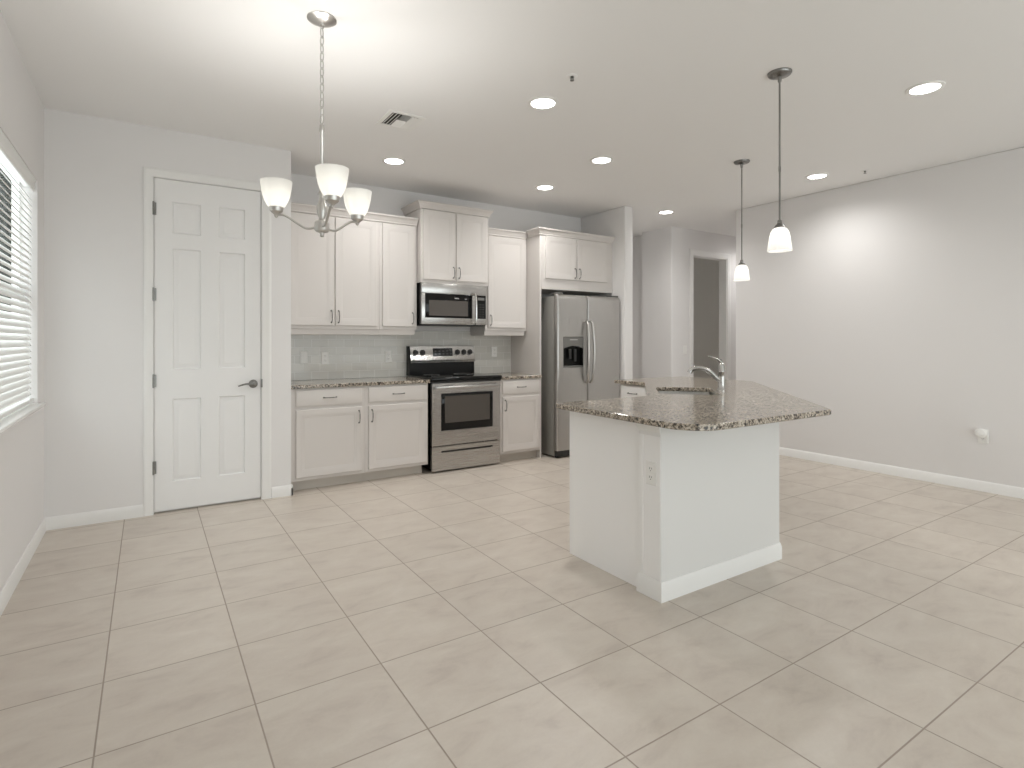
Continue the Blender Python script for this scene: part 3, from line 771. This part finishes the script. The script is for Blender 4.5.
# freezer door with a recess for the dispenser: built from four rounded pieces
DSX0, DSX1, DSZ0, DSZ1 = 3.722, 4.008, 0.962, 1.300
b = BM()
yf, yb = FY, FY + 0.058
panel_grid(b, [FX0 + 0.018, DSX0, DSX1, FS - 0.018], [0.082, DSZ0, DSZ1, 1.702], {(1, 1)}, yf, [(0, 0), (0.003, 0.003), (0.004, 0.05)])
for s, xa in ((-1, FX0), (1, FS - 0.003)):
    pts = []
    for k in range(7):
        a = (PI / 2) * k / 6
        r = 0.018 if s < 0 else 0.015
        cx_ = xa - s * r
        pts.append((cx_ + s * r * math.sin(a), yf + r - r * math.cos(a)))
    pts.append((xa, yb))
    for p, q in zip(pts, pts[1:]):
        for zz in (0,):
            b.faces.new([b.verts.new(v) for v in ((p[0], p[1], 0.082), (q[0], q[1], 0.082), (q[0], q[1], 1.702), (p[0], p[1], 1.702))])
ol = []
for k in range(7):
    a = PI + (PI / 2) * k / 6; ol.append((FX0 + 0.018 + 0.018 * math.cos(a), yf + 0.018 + 0.018 * math.sin(a)))
for k in range(7):
    a = -PI / 2 + (PI / 2) * k / 6; ol.append((FS - 0.018 + 0.015 * math.cos(a), yf + 0.015 + 0.015 * math.sin(a)))
ol = [(FX0, yb)] + ol + [(FS - 0.003, yb)]
loft(b, [[(x, y if y > yb - 0.001 else y + dy, z) for x, y in ol] for z, dy in ((1.702, 0), (1.722, 0.002), (1.740, 0.007), (1.749, 0.014), (1.752, 0.022))], False, True)
b.faces.new([b.verts.new((x, y, 0.082)) for x, y in ol])
b.faces.new([b.verts.new(v) for v in ((FX0, yb, 0.082), (FS - 0.003, yb, 0.082), (FS - 0.003, yb, 1.702), (FX0, yb, 1.702))])
fd = obj('freezer_door', b, M_STEELV, fr)
b = BM(); rounded_door(b, FS + 0.003, FX1, FY, FY + 0.058, 0.082, 1.752, 0.018); rd = obj('refrigerator_door', b, M_STEELV, fr)
for x, dd, s in ((FS - 0.026, fd, -1), (FS + 0.026, rd, 1)):
    b = BM()
    P = smooth_path([(x, FY, 1.468), (x, FY - 0.030, 1.462), (x + s * 0.006, FY - 0.050, 1.40), (x + s * 0.014, FY - 0.066, 1.14), (x + s * 0.006, FY - 0.050, 0.87), (x, FY - 0.030, 0.805), (x, FY, 0.80)], 8)
    k = len(P); tube(b, P, [0.011 + 0.006 * math.sin(PI * i / (k - 1)) for i in range(k)], 12); obj('handle', b, M_NICK, dd)
b = BM(); box(b, DSX0 + 0.005, DSX1 - 0.005, FY + 0.046, FY + 0.0495, DSZ0 + 0.005, DSZ1 - 0.005)
box(b, DSX0 + 0.0045, DSX0 + 0.02, FY + 0.004, FY + 0.046, DSZ0 + 0.005, 1.19); box(b, DSX1 - 0.02, DSX1 - 0.0045, FY + 0.004, FY + 0.046, DSZ0 + 0.005, 1.19)
dsp = obj('dispenser', b, M_BLACK, fd)
b = BM()
n = 14; x0, x1 = DSX0 + 0.005, DSX1 - 0.005
arc = [(x0 + (x1 - x0) * k / n, 1.172 + 0.028 * math.sin(PI * k / n)) for k in range(n + 1)]
lp = [(x1, DSZ1 - 0.005), (x0, DSZ1 - 0.005)] + arc
loft(b, [[(x, y, z) for x, z in lp] for y in (FY + 0.046, FY + 0.001)]); obj('control_face', b, M_GREY, dsp)
b = BM(); box(b, x0 + 0.085, x1 - 0.085, FY - 0.0003, FY + 0.0012, 1.262, 1.270); obj('maker_mark', b, M_MARK, dsp)
b = BM(); box(b, 3.815, 3.845, FY + 0.012, FY + 0.03, 1.06, 1.165, 0.004, 2); box(b, 3.885, 3.915, FY + 0.012, FY + 0.03, 1.03, 1.165, 0.004, 2); obj('paddle', b, M_DARK, dsp)
b = BM(); box(b, x0, x1, FY + 0.001, FY + 0.046, DSZ0 + 0.0045, DSZ0 + 0.022, 0.002, 1); obj('drip_tray', b, M_GREY, dsp)
b = BM(); box(b, FX0 + 0.01, FX1 - 0.01, FY + 0.035, FY + 0.0615, 0.012, 0.076)
for x in (FX0 + 0.06, FX1 - 0.06): lathe(b, [(0.02, 0), (0.02, 0.02)], (x, FY + 0.09, 0), 12)
obj('kick_grille', b, M_DARK, fr)
for x in (FX0 + 0.05, FX1 - 0.05):
    b = BM(); box(b, x - 0.04, x + 0.04, FY + 0.02, FY + 0.14, 1.7525, 1.772, 0.006, 2); obj('hinge_cover', b, M_GREY, fr)

# ------------------------------------------------------------------ island
S2 = math.sqrt(0.5)
hw = thing('island_half_wall', 'white painted half wall of the island with a wrapped baseboard', 'half wall', (3.0, 2.2, 0))
KP = [(2.075, 1.87), (3.06, 1.87), (4.32, 3.13), (4.32, 3.86), (4.17, 3.86), (4.17, 3.193), (2.997, 2.02), (2.12, 2.02), (2.12, 2.008), (2.075, 2.008)]
b = BM(); prism(b, KP, 0, CT - 0.0305); obj('wall_body', b, M_ISL, hw)
def path_sweep(bm, path, prof):
    """path: plan points, the wall on the left of the travel direction is kept; prof (out, z) with out to the right"""
    P = [Vector(p) for p in path]; loops = []
    for i, p in enumerate(P):
        d1 = (p - P[i - 1]).normalized() if i > 0 else (P[1] - p).normalized()
        d2 = (P[i + 1] - p).normalized() if i < len(P) - 1 else d1
        n1 = Vector((d1.y, -d1.x)); n2 = Vector((d2.y, -d2.x)); nn = n1 + n2; nn = nn / nn.length_squared * 2
        loops.append([(p.x + nn.x * o, p.y + nn.y * o, z) for o, z in prof])
    loft(bm, loops)
b = BM(); path_sweep(b, [(2.0935, 2.008), (2.075, 2.008), (2.075, 1.87), (3.06, 1.87), (4.32, 3.13), (4.32, 3.86), (4.17, 3.86)], [(0.0, 0.0)] + [(o, z * 1.0) for o, z in base_profile(hgt=0.092)])
obj('baseboard', b, M_TRIM, hw)
b = BM()
zt = CT - 0.0306
pr = [(0.0, zt - 0.066), (0.004, zt - 0.066), (0.005, zt - 0.060), (0.004, zt - 0.055), (0.004, zt - 0.048), (0.008, zt - 0.044), (0.017, zt - 0.010), (0.018, zt), (0.0, zt)]
path_sweep(b, [(2.0935, 2.008), (2.075, 2.008), (2.075, 1.871)], pr); obj('cap_moulding', b, M_TRIM, hw)
b = BM(); box(b, 2.0715, 2.0752, 1.872, 1.890, 0.092, zt - 0.066, 0.001, 1); box(b, 2.0715, 2.0752, 1.985, 2.006, 0.092, zt - 0.066, 0.001, 1); box(b, 2.0732, 2.0752, 1.890, 1.985, 0.092, zt - 0.066, 0.0006, 1); obj('end_trim', b, M_LITSIDE, hw)

def island_cab(label, poly, toe, loc, top=CT - 0.031):
    t = thing('island_cabinet', label, 'cabinet', loc)
    b = BM(); prism(b, poly, 0.09, top); obj('body', b, M_CAB, t)
    b = BM(); prism(b, toe, 0.0, 0.089); obj('toe_kick', b, M_TOE, t)
    return t
c1 = island_cab('white island base cabinet with plain end panel facing the range', [(2.10, 2.021), (2.719, 2.021), (2.719, 2.575), (2.10, 2.575)], [(2.118, 2.021), (2.719, 2.021), (2.719, 2.50), (2.118, 2.50)], (2.4, 2.3, 0))
b = BM(); box(b, 2.094, 2.0995, 2.0215, 2.593, 0.0, CT - 0.031); obj('end_panel', b, M_LITSIDE, c1)
Rb = Matrix.Translation((0, 2.575, 0)) @ Matrix.Rotation(PI, 4, 'Z')      # faces +Y, x runs backwards
add_front(c1, 'drawer', Rb, -2.70, 0.706, 0.57, 0.138, (-2.415, 0.775, False))
add_front(c1, 'door', Rb, -2.70, 0.117, 0.57, 0.563, (-2.158, 0.592, True))
c2 = island_cab('diagonal white island corner cabinet below the sink', [(2.72, 2.021), (2.9955, 2.021), (4.169, 3.1945), (4.169, 3.509), (3.72, 3.509), (2.786, 2.575), (2.72, 2.575)], [(2.72, 2.021), (2.9955, 2.021), (4.169, 3.1945), (4.169, 3.509), (3.80, 3.509), (2.82, 2.50), (2.72, 2.50)], (3.3, 2.8, 0), 0.69)
b = BM(); prism(b, [(2.7865, 2.575), (3.72, 3.5085), (3.728, 3.5005), (2.7945, 2.567)], 0.69, CT - 0.031); obj('front_rail', b, M_CAB, c2)
Rd = Matrix.Translation((2.786, 2.575, 0)) @ Matrix.Rotation(PI + PI / 4, 4, 'Z')   # faces the inner corner
for a, c, s in ((-1.27, -0.665, 0), (-0.655, -0.05, 1)):
    add_front(c2, 'door', Rd, a, 0.117, c - a, 0.563, (c - 0.03 if s == 0 else a + 0.03, 0.592, True))
add_front(c2, 'drawer', Rd, -1.27, 0.706, 1.22, 0.138)
c3 = island_cab('white island base cabinet with drawer at the far end of the sink leg', [(3.72, 3.51), (4.169, 3.51), (4.169, 3.85), (3.72, 3.85)], [(3.80, 3.51), (4.169, 3.51), (4.169, 3.85), (3.80, 3.85)], (3.95, 3.7, 0))
Rf = Matrix.Translation((3.72, 3.85, 0)) @ RL
add_front(c3, 'drawer', Rf, 0.02, 0.706, 0.31, 0.138, (0.175, 0.775, False), mat=M_LITSIDE)
add_front(c3, 'door', Rf, 0.02, 0.117, 0.31, 0.563, (0.05, 0.592, True), mat=M_LITSIDE)

# worktop with sink cutout
r = 0.175; ox, oy = 1.974, 1.585
outer = [(ox + 0.10, 2.645), (ox + 0.066, 2.641), (ox + 0.044, 2.625), (ox + 0.034, 2.59)]
for k in range(13):
    a = PI + (PI / 2) * k / 12; outer.append((ox + r + r * math.cos(a), oy + r + r * math.sin(a)))
outer += [(3.058, oy), (3.081, 1.588), (3.097, 1.600), (4.590, 3.060), (4.60, 3.08), (4.60, 3.885), (3.672, 3.885), (3.672, 3.50), (2.795, 2.645)]
sc_, tc_ = 0.40, 4.30; sw, tw, sr = 0.205, 0.295, 0.07
def st(s, t): return ((s + t) * S2, (t - s) * S2)
def rrect(sw, tw, r, n=6):
    pts = []
    for qx, qy, a0 in ((1, 1, 0), (-1, 1, PI / 2), (-1, -1, PI), (1, -1, 1.5 * PI)):
        for k in range(n + 1):
            a = a0 + (PI / 2) * k / n
            pts.append(st(sc_ + qx * (sw - r) + r * math.cos(a), tc_ + qy * (tw - r) + r * math.sin(a)))
    return pts
b = BM(); poly_slab(b, outer, [rrect(sw, tw, sr)], CT - 0.03, CT)
tag(obj('worktop', b, M_GRAN, sharp=14), 'speckled granite island worktop with angled corner and sink cutout', 'worktop')
sk = thing('sink', 'stainless undermount sink set in the island worktop', 'sink', (*st(sc_, tc_), CT - 0.2))
b = BM()
loft(b, [[(x, y, z) for x, y in rrect(sw + e, tw + e, max(sr + e, 0.02))] for e, z in ((0.02, CT - 0.0315), (0.006, CT - 0.0315), (0.004, CT - 0.036), (-0.004, CT - 0.15), (-0.03, CT - 0.178), (-0.08, CT - 0.182))], False, True)
bs = obj('basin', b, M_SINK, sk)
b = BM(); lathe(b, [(0.043, 0.0), (0.043, 0.003), (0.030, 0.003), (0.026, 0.001)], (*st(sc_, tc_), CT - 0.1825), 24); obj('drain', b, M_CHROME, bs)
fx, fy = 3.525, 2.602
fa = thing('faucet', 'tall chrome single-lever faucet standing behind the island sink', 'faucet', (fx, fy, CT))
e1 = Vector((-S2, S2, 0))       # from faucet toward the sink
def fp(d, z): return (fx + e1.x * d, fy + e1.y * d, CT + z)
b = BM(); lathe(b, [(0.031, 0.0), (0.031, 0.006), (0.026, 0.012), (0.0245, 0.06), (0.0245, 0.10), (0.0235, 0.135), (0.0255, 0.138), (0.0255, 0.144), (0.0235, 0.15), (0.021, 0.185), (0.013, 0.205), (0.004, 0.212)], (fx, fy, CT), 24); obj('body', b, M_FAUC, fa)
b = BM(); P = smooth_path([fp(0.0, 0.07), fp(0.032, 0.092), fp(0.070, 0.130), fp(0.115, 0.158), fp(0.160, 0.166), fp(0.198, 0.160), fp(0.220, 0.142)], 7); k = len(P)
tube(b, P, [0.020 - 0.004 * i / (k - 1) for i in range(k)], 14)
spo = obj('spout', b, M_FAUC, fa)
b = BM(); P = [fp(0.214, 0.150), fp(0.224, 0.130)]; tube(b, P, [0.0175, 0.019], 14); obj('spray_head', b, M_FAUC, spo)
b = BM(); P = smooth_path([fp(-0.002, 0.15), fp(-0.001, 0.195), fp(0.016, 0.222), fp(0.05, 0.243), fp(0.092, 0.255)], 6); k = len(P)
tube(b, P, [0.018 - 0.0125 * min(1, i / (k * 0.75)) for i in range(k)], 12, flat=0.8); lv = obj('lever', b, M_FAUC, fa)
b = BM(); lathe(b, [(0.0055, -0.004), (0.0065, 0.0), (0.004, 0.005)], fp(0.006, 0.226), 12); obj('hot_cold_mark', b, M_DARK, lv)

# ------------------------------------------------------------------ ceiling fixtures
can = thing('recessed_light', 'x', 'ceiling light', (0, 0, H), 'recessed ceiling lights')
b = BM(); lathe(b, [(0.100, 0.0), (0.100, -0.004), (0.092, -0.008), (0.079, -0.0075), (0.076, -0.003), (0.076, -0.0005)], (0, 0, H), 40, cap=False); obj('trim_ring', b, M_PLAST, can)
b = BM(); lathe(b, [(0.076, -0.0005), (0.076, -0.003), (0.06, -0.0045), (0.001, -0.005)], (0, 0, H), 40); obj('lens', b, M_LENS, can)
dl = bpy.data.lights.new('downlight_beam', 'SPOT'); dl.energy = DOWN_W; dl.spot_size = math.radians(160); dl.spot_blend = 1.0; dl.shadow_soft_size = 0.07; dl.color = (1, 0.985, 0.96)
do = bpy.data.objects.new('downlight_beam', dl); COL.objects.link(do); do.parent = can; do.location = (0, 0, -0.012)
cans = [((2.149, 2.934), 'lit round recessed light nearest the sprinkler in mid ceiling'),
        ((1.772, 4.579), 'lit round recessed light between chandelier and the single wall cabinet'),
        ((3.352, 4.543), 'lit round recessed light in front of the short cabinet above the refrigerator'),
        ((3.249, 3.592), 'lit round recessed light in mid kitchen ceiling, between the faucet side and the range'),
        ((5.215, 4.626), 'lit round recessed light at the hall entry, farthest from the viewer'),
        ((5.259, 2.841), 'lit round recessed light beside the far pendant, near the right wall'),
        ((3.977, 1.490), 'lit round recessed light right of the near pendant, largest in view'),
        ((7.35, 4.62), 'added unseen recessed light round the corner in the hall, brightening the hall walls')]  # unseen lamp added to brighten the hall wall and doorway
for i, ((x, y), lab) in enumerate(cans):
    if i == 0: can.location = (x, y, H); can['label'] = lab
    else: dup(can, (x, y, H), lab)

vx0, vx1, vy0, vy1 = 1.352, 1.622, 3.565, 3.855
vt = thing('ceiling_vent', 'square white air register in the ceiling behind the chandelier', 'vent', ((vx0 + vx1) / 2, (vy0 + vy1) / 2, H))
b = BM()
fwid = 0.032
for a in ((vx0, vx1, vy0, vy0 + fwid), (vx0, vx1, vy1 - fwid, vy1), (vx0, vx0 + fwid, vy0 + fwid, vy1 - fwid), (vx1 - fwid, vx1, vy0 + fwid, vy1 - fwid)):
    box(b, *a, H - 0.008, H - 0.0005, 0.002, 1)
obj('frame', b, M_PLAST, vt)
b = BM(); box(b, vx0 + fwid, vx1 - fwid, vy0 + fwid, vy1 - fwid, H - 0.0015, H - 0.0005); obj('duct_opening', b, M_DUCT, vt)
ix0, ix1, iy0, iy1 = vx0 + fwid, vx1 - fwid, vy0 + fwid, vy1 - fwid
b = BM(); cx0, cx1 = ix0 + 0.068, ix1 - 0.068
def louvre(p0, p1, tilt_dir):
    """thin tilted blade from p0 to p1; tilt_dir: plan vector its lower edge leans to"""
    a, c, d = Vector((*p0, 0)), Vector((*p1, 0)), Vector((*tilt_dir, 0))
    up = Vector((0, 0, 1)); w = 0.0125
    n = (d * 0.66 + up * 0.75).cross((c - a).normalized()).normalized() * 0.0018
    lo = [d * (w * 0.75) + Vector((0, 0, H - 0.0125)), d * (-w * 0.1) + Vector((0, 0, H - 0.003))]
    tip = lo[0] + d * 0.0045 - up * 0.0005
    loft(b, [[tuple(p + lo[0] + n), tuple(p + lo[1] + n), tuple(p + lo[1] - n), tuple(p + lo[0] - n), tuple(p + tip - up * 0.0012), tuple(p + tip)] for p in (a, c)])
for k in range(3):
    louvre((ix0 + 0.014 + k * 0.023, iy0), (ix0 + 0.014 + k * 0.023, iy1), (-1, 0))
    louvre((ix1 - 0.014 - k * 0.023, iy0), (ix1 - 0.014 - k * 0.023, iy1), (1, 0))
for k in range(6):
    louvre((cx0, iy0 + 0.110 + k * 0.019), (cx1, iy0 + 0.110 + k * 0.019), (0, 1))
for k in range(6):
    louvre((cx0, iy0 + 0.012 + k * 0.017), (cx1, iy0 + 0.012 + k * 0.017), (0, -1))
obj('louvres', b, M_PLAST, vt)

spk = thing('sprinkler', 'small fire sprinkler in mid ceiling just beyond the vent, above a recessed light in view', 'sprinkler', (2.073, 2.544, H))
b = BM(); lathe(b, [(0.032, 0.0), (0.032, -0.002), (0.025, -0.006), (0.014, -0.006), (0.014, -0.002)], (2.073, 2.544, H), 28); obj('escutcheon', b, M_CEIL, spk)
b = BM(); lathe(b, [(0.009, -0.002), (0.009, -0.012), (0.005, -0.014)], (2.073, 2.544, H), 14)
for s_ in (-1, 1): tube(b, [(2.073 + s_ * 0.007, 2.544, H - 0.011), (2.073 + s_ * 0.010, 2.544, H - 0.018), (2.073 + s_ * 0.002, 2.544, H - 0.025)], 0.002, 6)
lathe(b, [(0.003, -0.022), (0.012, -0.025), (0.012, -0.027), (0.002, -0.028)], (2.073, 2.544, H), 18); obj('sprinkler_head', b, M_NICKD, spk)
dup(spk, (5.453, 2.511, H), 'small fire sprinkler in the ceiling close to the right wall')

# chandelier
CX, CY = 0.70, 2.746
ch = thing('chandelier', 'brushed nickel chandelier with three upturned frosted glass shades, hung on a chain', 'chandelier', (CX, CY, 1.76))
b = BM(); lathe(b, [(0.068, 0.0), (0.068, -0.005), (0.055, -0.012), (0.030, -0.022), (0.012, -0.026), (0.010, -0.034), (0.004, -0.036)], (CX, CY, H), 36); obj('canopy', b, M_NICK, ch)
b = BM(); z = H - 0.045; k = 0; lh = 0.0235; pit = 0.0375
tube(b, [(CX + 0.009 * math.cos(a), CY, H - 0.038 + 0.009 * math.sin(a)) for a in [2 * PI * i / 16 for i in range(16)]], 0.0018, 6, closed=True)
while z - 2 * lh > 2.27:
    pts = []
    for i in range(18):
        a = 2 * PI * i / 18; w_, h_ = 0.0095 * math.cos(a), lh * math.sin(a)
        ang_ = 0.6 + (PI / 2 if k % 2 else 0)
        pts.append((CX + w_ * math.cos(ang_), CY + w_ * math.sin(ang_), z - lh + h_))
    tube(b, pts, 0.0026, 6, closed=True)
    z -= pit; k += 1
obj('chain', b, M_NICK, ch)
b = BM(); tube(b, [(CX + 0.002, CY + 0.002, H - 0.03), (CX - 0.003, CY + 0.002, 2.55), (CX + 0.003, CY - 0.002, 2.40), (CX, CY, 2.25)], 0.0016, 6); obj('wire', b, M_PLAST, ch)
b = BM(); lathe(b, [(0.003, 0.540), (0.010, 0.536), (0.012, 0.520), (0.012, 0.505), (0.0085, 0.50), (0.0085, 0.235), (0.013, 0.230), (0.014, 0.215), (0.019, 0.205), (0.013, 0.190), (0.014, 0.178), (0.023, 0.150), (0.025, 0.130), (0.022, 0.112), (0.014, 0.09), (0.017, 0.08), (0.030, 0.074), (0.034, 0.066), (0.034, 0.032), (0.028, 0.024), (0.012, 0.020), (0.009, 0.012), (0.010, 0.004), (0.004, 0.0)], (CX, CY, 1.755), 32)
obj('column', b, M_NICK, ch)
RA = 0.222
for deg in (145, 267, 25):
    a = math.radians(deg); d = Vector((math.cos(a), math.sin(a), 0))
    def ap(r, z): return (CX + d.x * r, CY + d.y * r, z)
    b = BM(); tube(b, smooth_path([ap(0.035, 1.800), ap(0.075, 1.797), ap(0.115, 1.818), ap(0.150, 1.842), ap(0.185, 1.861), ap(RA, 1.863)], 6), 0.0058, 10); am = obj('arm', b, M_NICK, ch)
    c = ap(RA, 0)
    b = BM(); lathe(b, [(0.003, 1.849), (0.008, 1.853), (0.010, 1.863), (0.018, 1.870), (0.030, 1.880), (0.034, 1.899), (0.031, 1.899), (0.027, 1.884), (0.004, 1.881)], (c[0], c[1], 0), 24); obj('shade_cup', b, M_NICK, am)
    sh = [(0.028, 1.893), (0.040, 1.905), (0.052, 1.927), (0.061, 1.953), (0.067, 1.982), (0.071, 2.011), (0.0725, 2.024)]
    b = BM(); lathe(b, sh + [(r - 0.003, z) for r, z in reversed(sh)] + [sh[0]], (c[0], c[1], 0), 36, cap=False); obj('lamp_shade', b, M_SHADE, ch)['label'] = 'frosted glass shade, lit'
    b = BM(); lathe(b, [(0.012, 1.890), (0.012, 1.932), (0.020, 1.950), (0.025, 1.970), (0.021, 1.990), (0.008, 2.002)], (c[0], c[1], 0), 20); obj('bulb', b, M_BULB, ch)
    ul = bpy.data.lights.new('shade_uplight', 'SPOT'); ul.energy = UP_W; ul.spot_size = math.radians(150); ul.spot_blend = 0.7; ul.shadow_soft_size = 0.05; ul.color = (1, 0.985, 0.95)
    uo = bpy.data.objects.new('shade_uplight', ul); COL.objects.link(uo); uo.parent = ch; uo.location = Vector((c[0], c[1], 2.036)) - ch.location; uo.rotation_euler = (PI, 0, 0)

# pendants
PX, PY = 3.050, 1.862
pn = thing('pendant_light', 'near pendant, the longer in view: small white glass shade over the island corner', 'pendant light', (PX, PY, 1.774), 'pendants over the island')
b = BM(); lathe(b, [(0.065, 0.0), (0.065, -0.006), (0.060, -0.014), (0.040, -0.020), (0.012, -0.024), (0.010, -0.05), (0.007, -0.055)], (PX, PY, H), 36); obj('canopy', b, M_NICKD, pn)
b = BM(); tube(b, [(PX, PY, H - 0.05), (PX, PY, 1.94)], 0.0052, 10); lathe(b, [(0.0072, 0.0), (0.0072, 0.03)], (PX, PY, 2.23), 10); obj('rod', b, M_NICKD, pn)
b = BM(); lathe(b, [(0.006, 1.955), (0.012, 1.950), (0.014, 1.932), (0.026, 1.920), (0.031, 1.909), (0.028, 1.907), (0.004, 1.910)], (PX, PY, 0), 24); obj('shade_cap', b, M_NICKD, pn)
sh = [(0.025, 1.906), (0.037, 1.901), (0.047, 1.885), (0.054, 1.857), (0.060, 1.815), (0.0655, 1.774)]
b = BM()
seg = 72; loops = []
for r, z in sh + [(r - 0.004, z) for r, z in reversed(sh)] + [sh[0]]:
    loops.append([(PX + (r + 0.0011 * math.cos(24 * 2 * PI * i / seg)) * math.cos(2 * PI * i / seg), PY + (r + 0.0011 * math.cos(24 * 2 * PI * i / seg)) * math.sin(2 * PI * i / seg), z) for i in range(seg)])
loft(b, loops, False, False); obj('lamp_shade', b, M_SHADE2, pn)['label'] = 'white ribbed glass shade, lit'
b = BM(); lathe(b, [(0.012, 1.905), (0.012, 1.88), (0.022, 1.858), (0.026, 1.838), (0.020, 1.82), (0.006, 1.812)], (PX, PY, 0), 20); obj('bulb', b, M_BULB, pn)
dup(pn, (4.287, 2.962, 1.774), 'far pendant: small white glass shade seen against the hall wall edge')
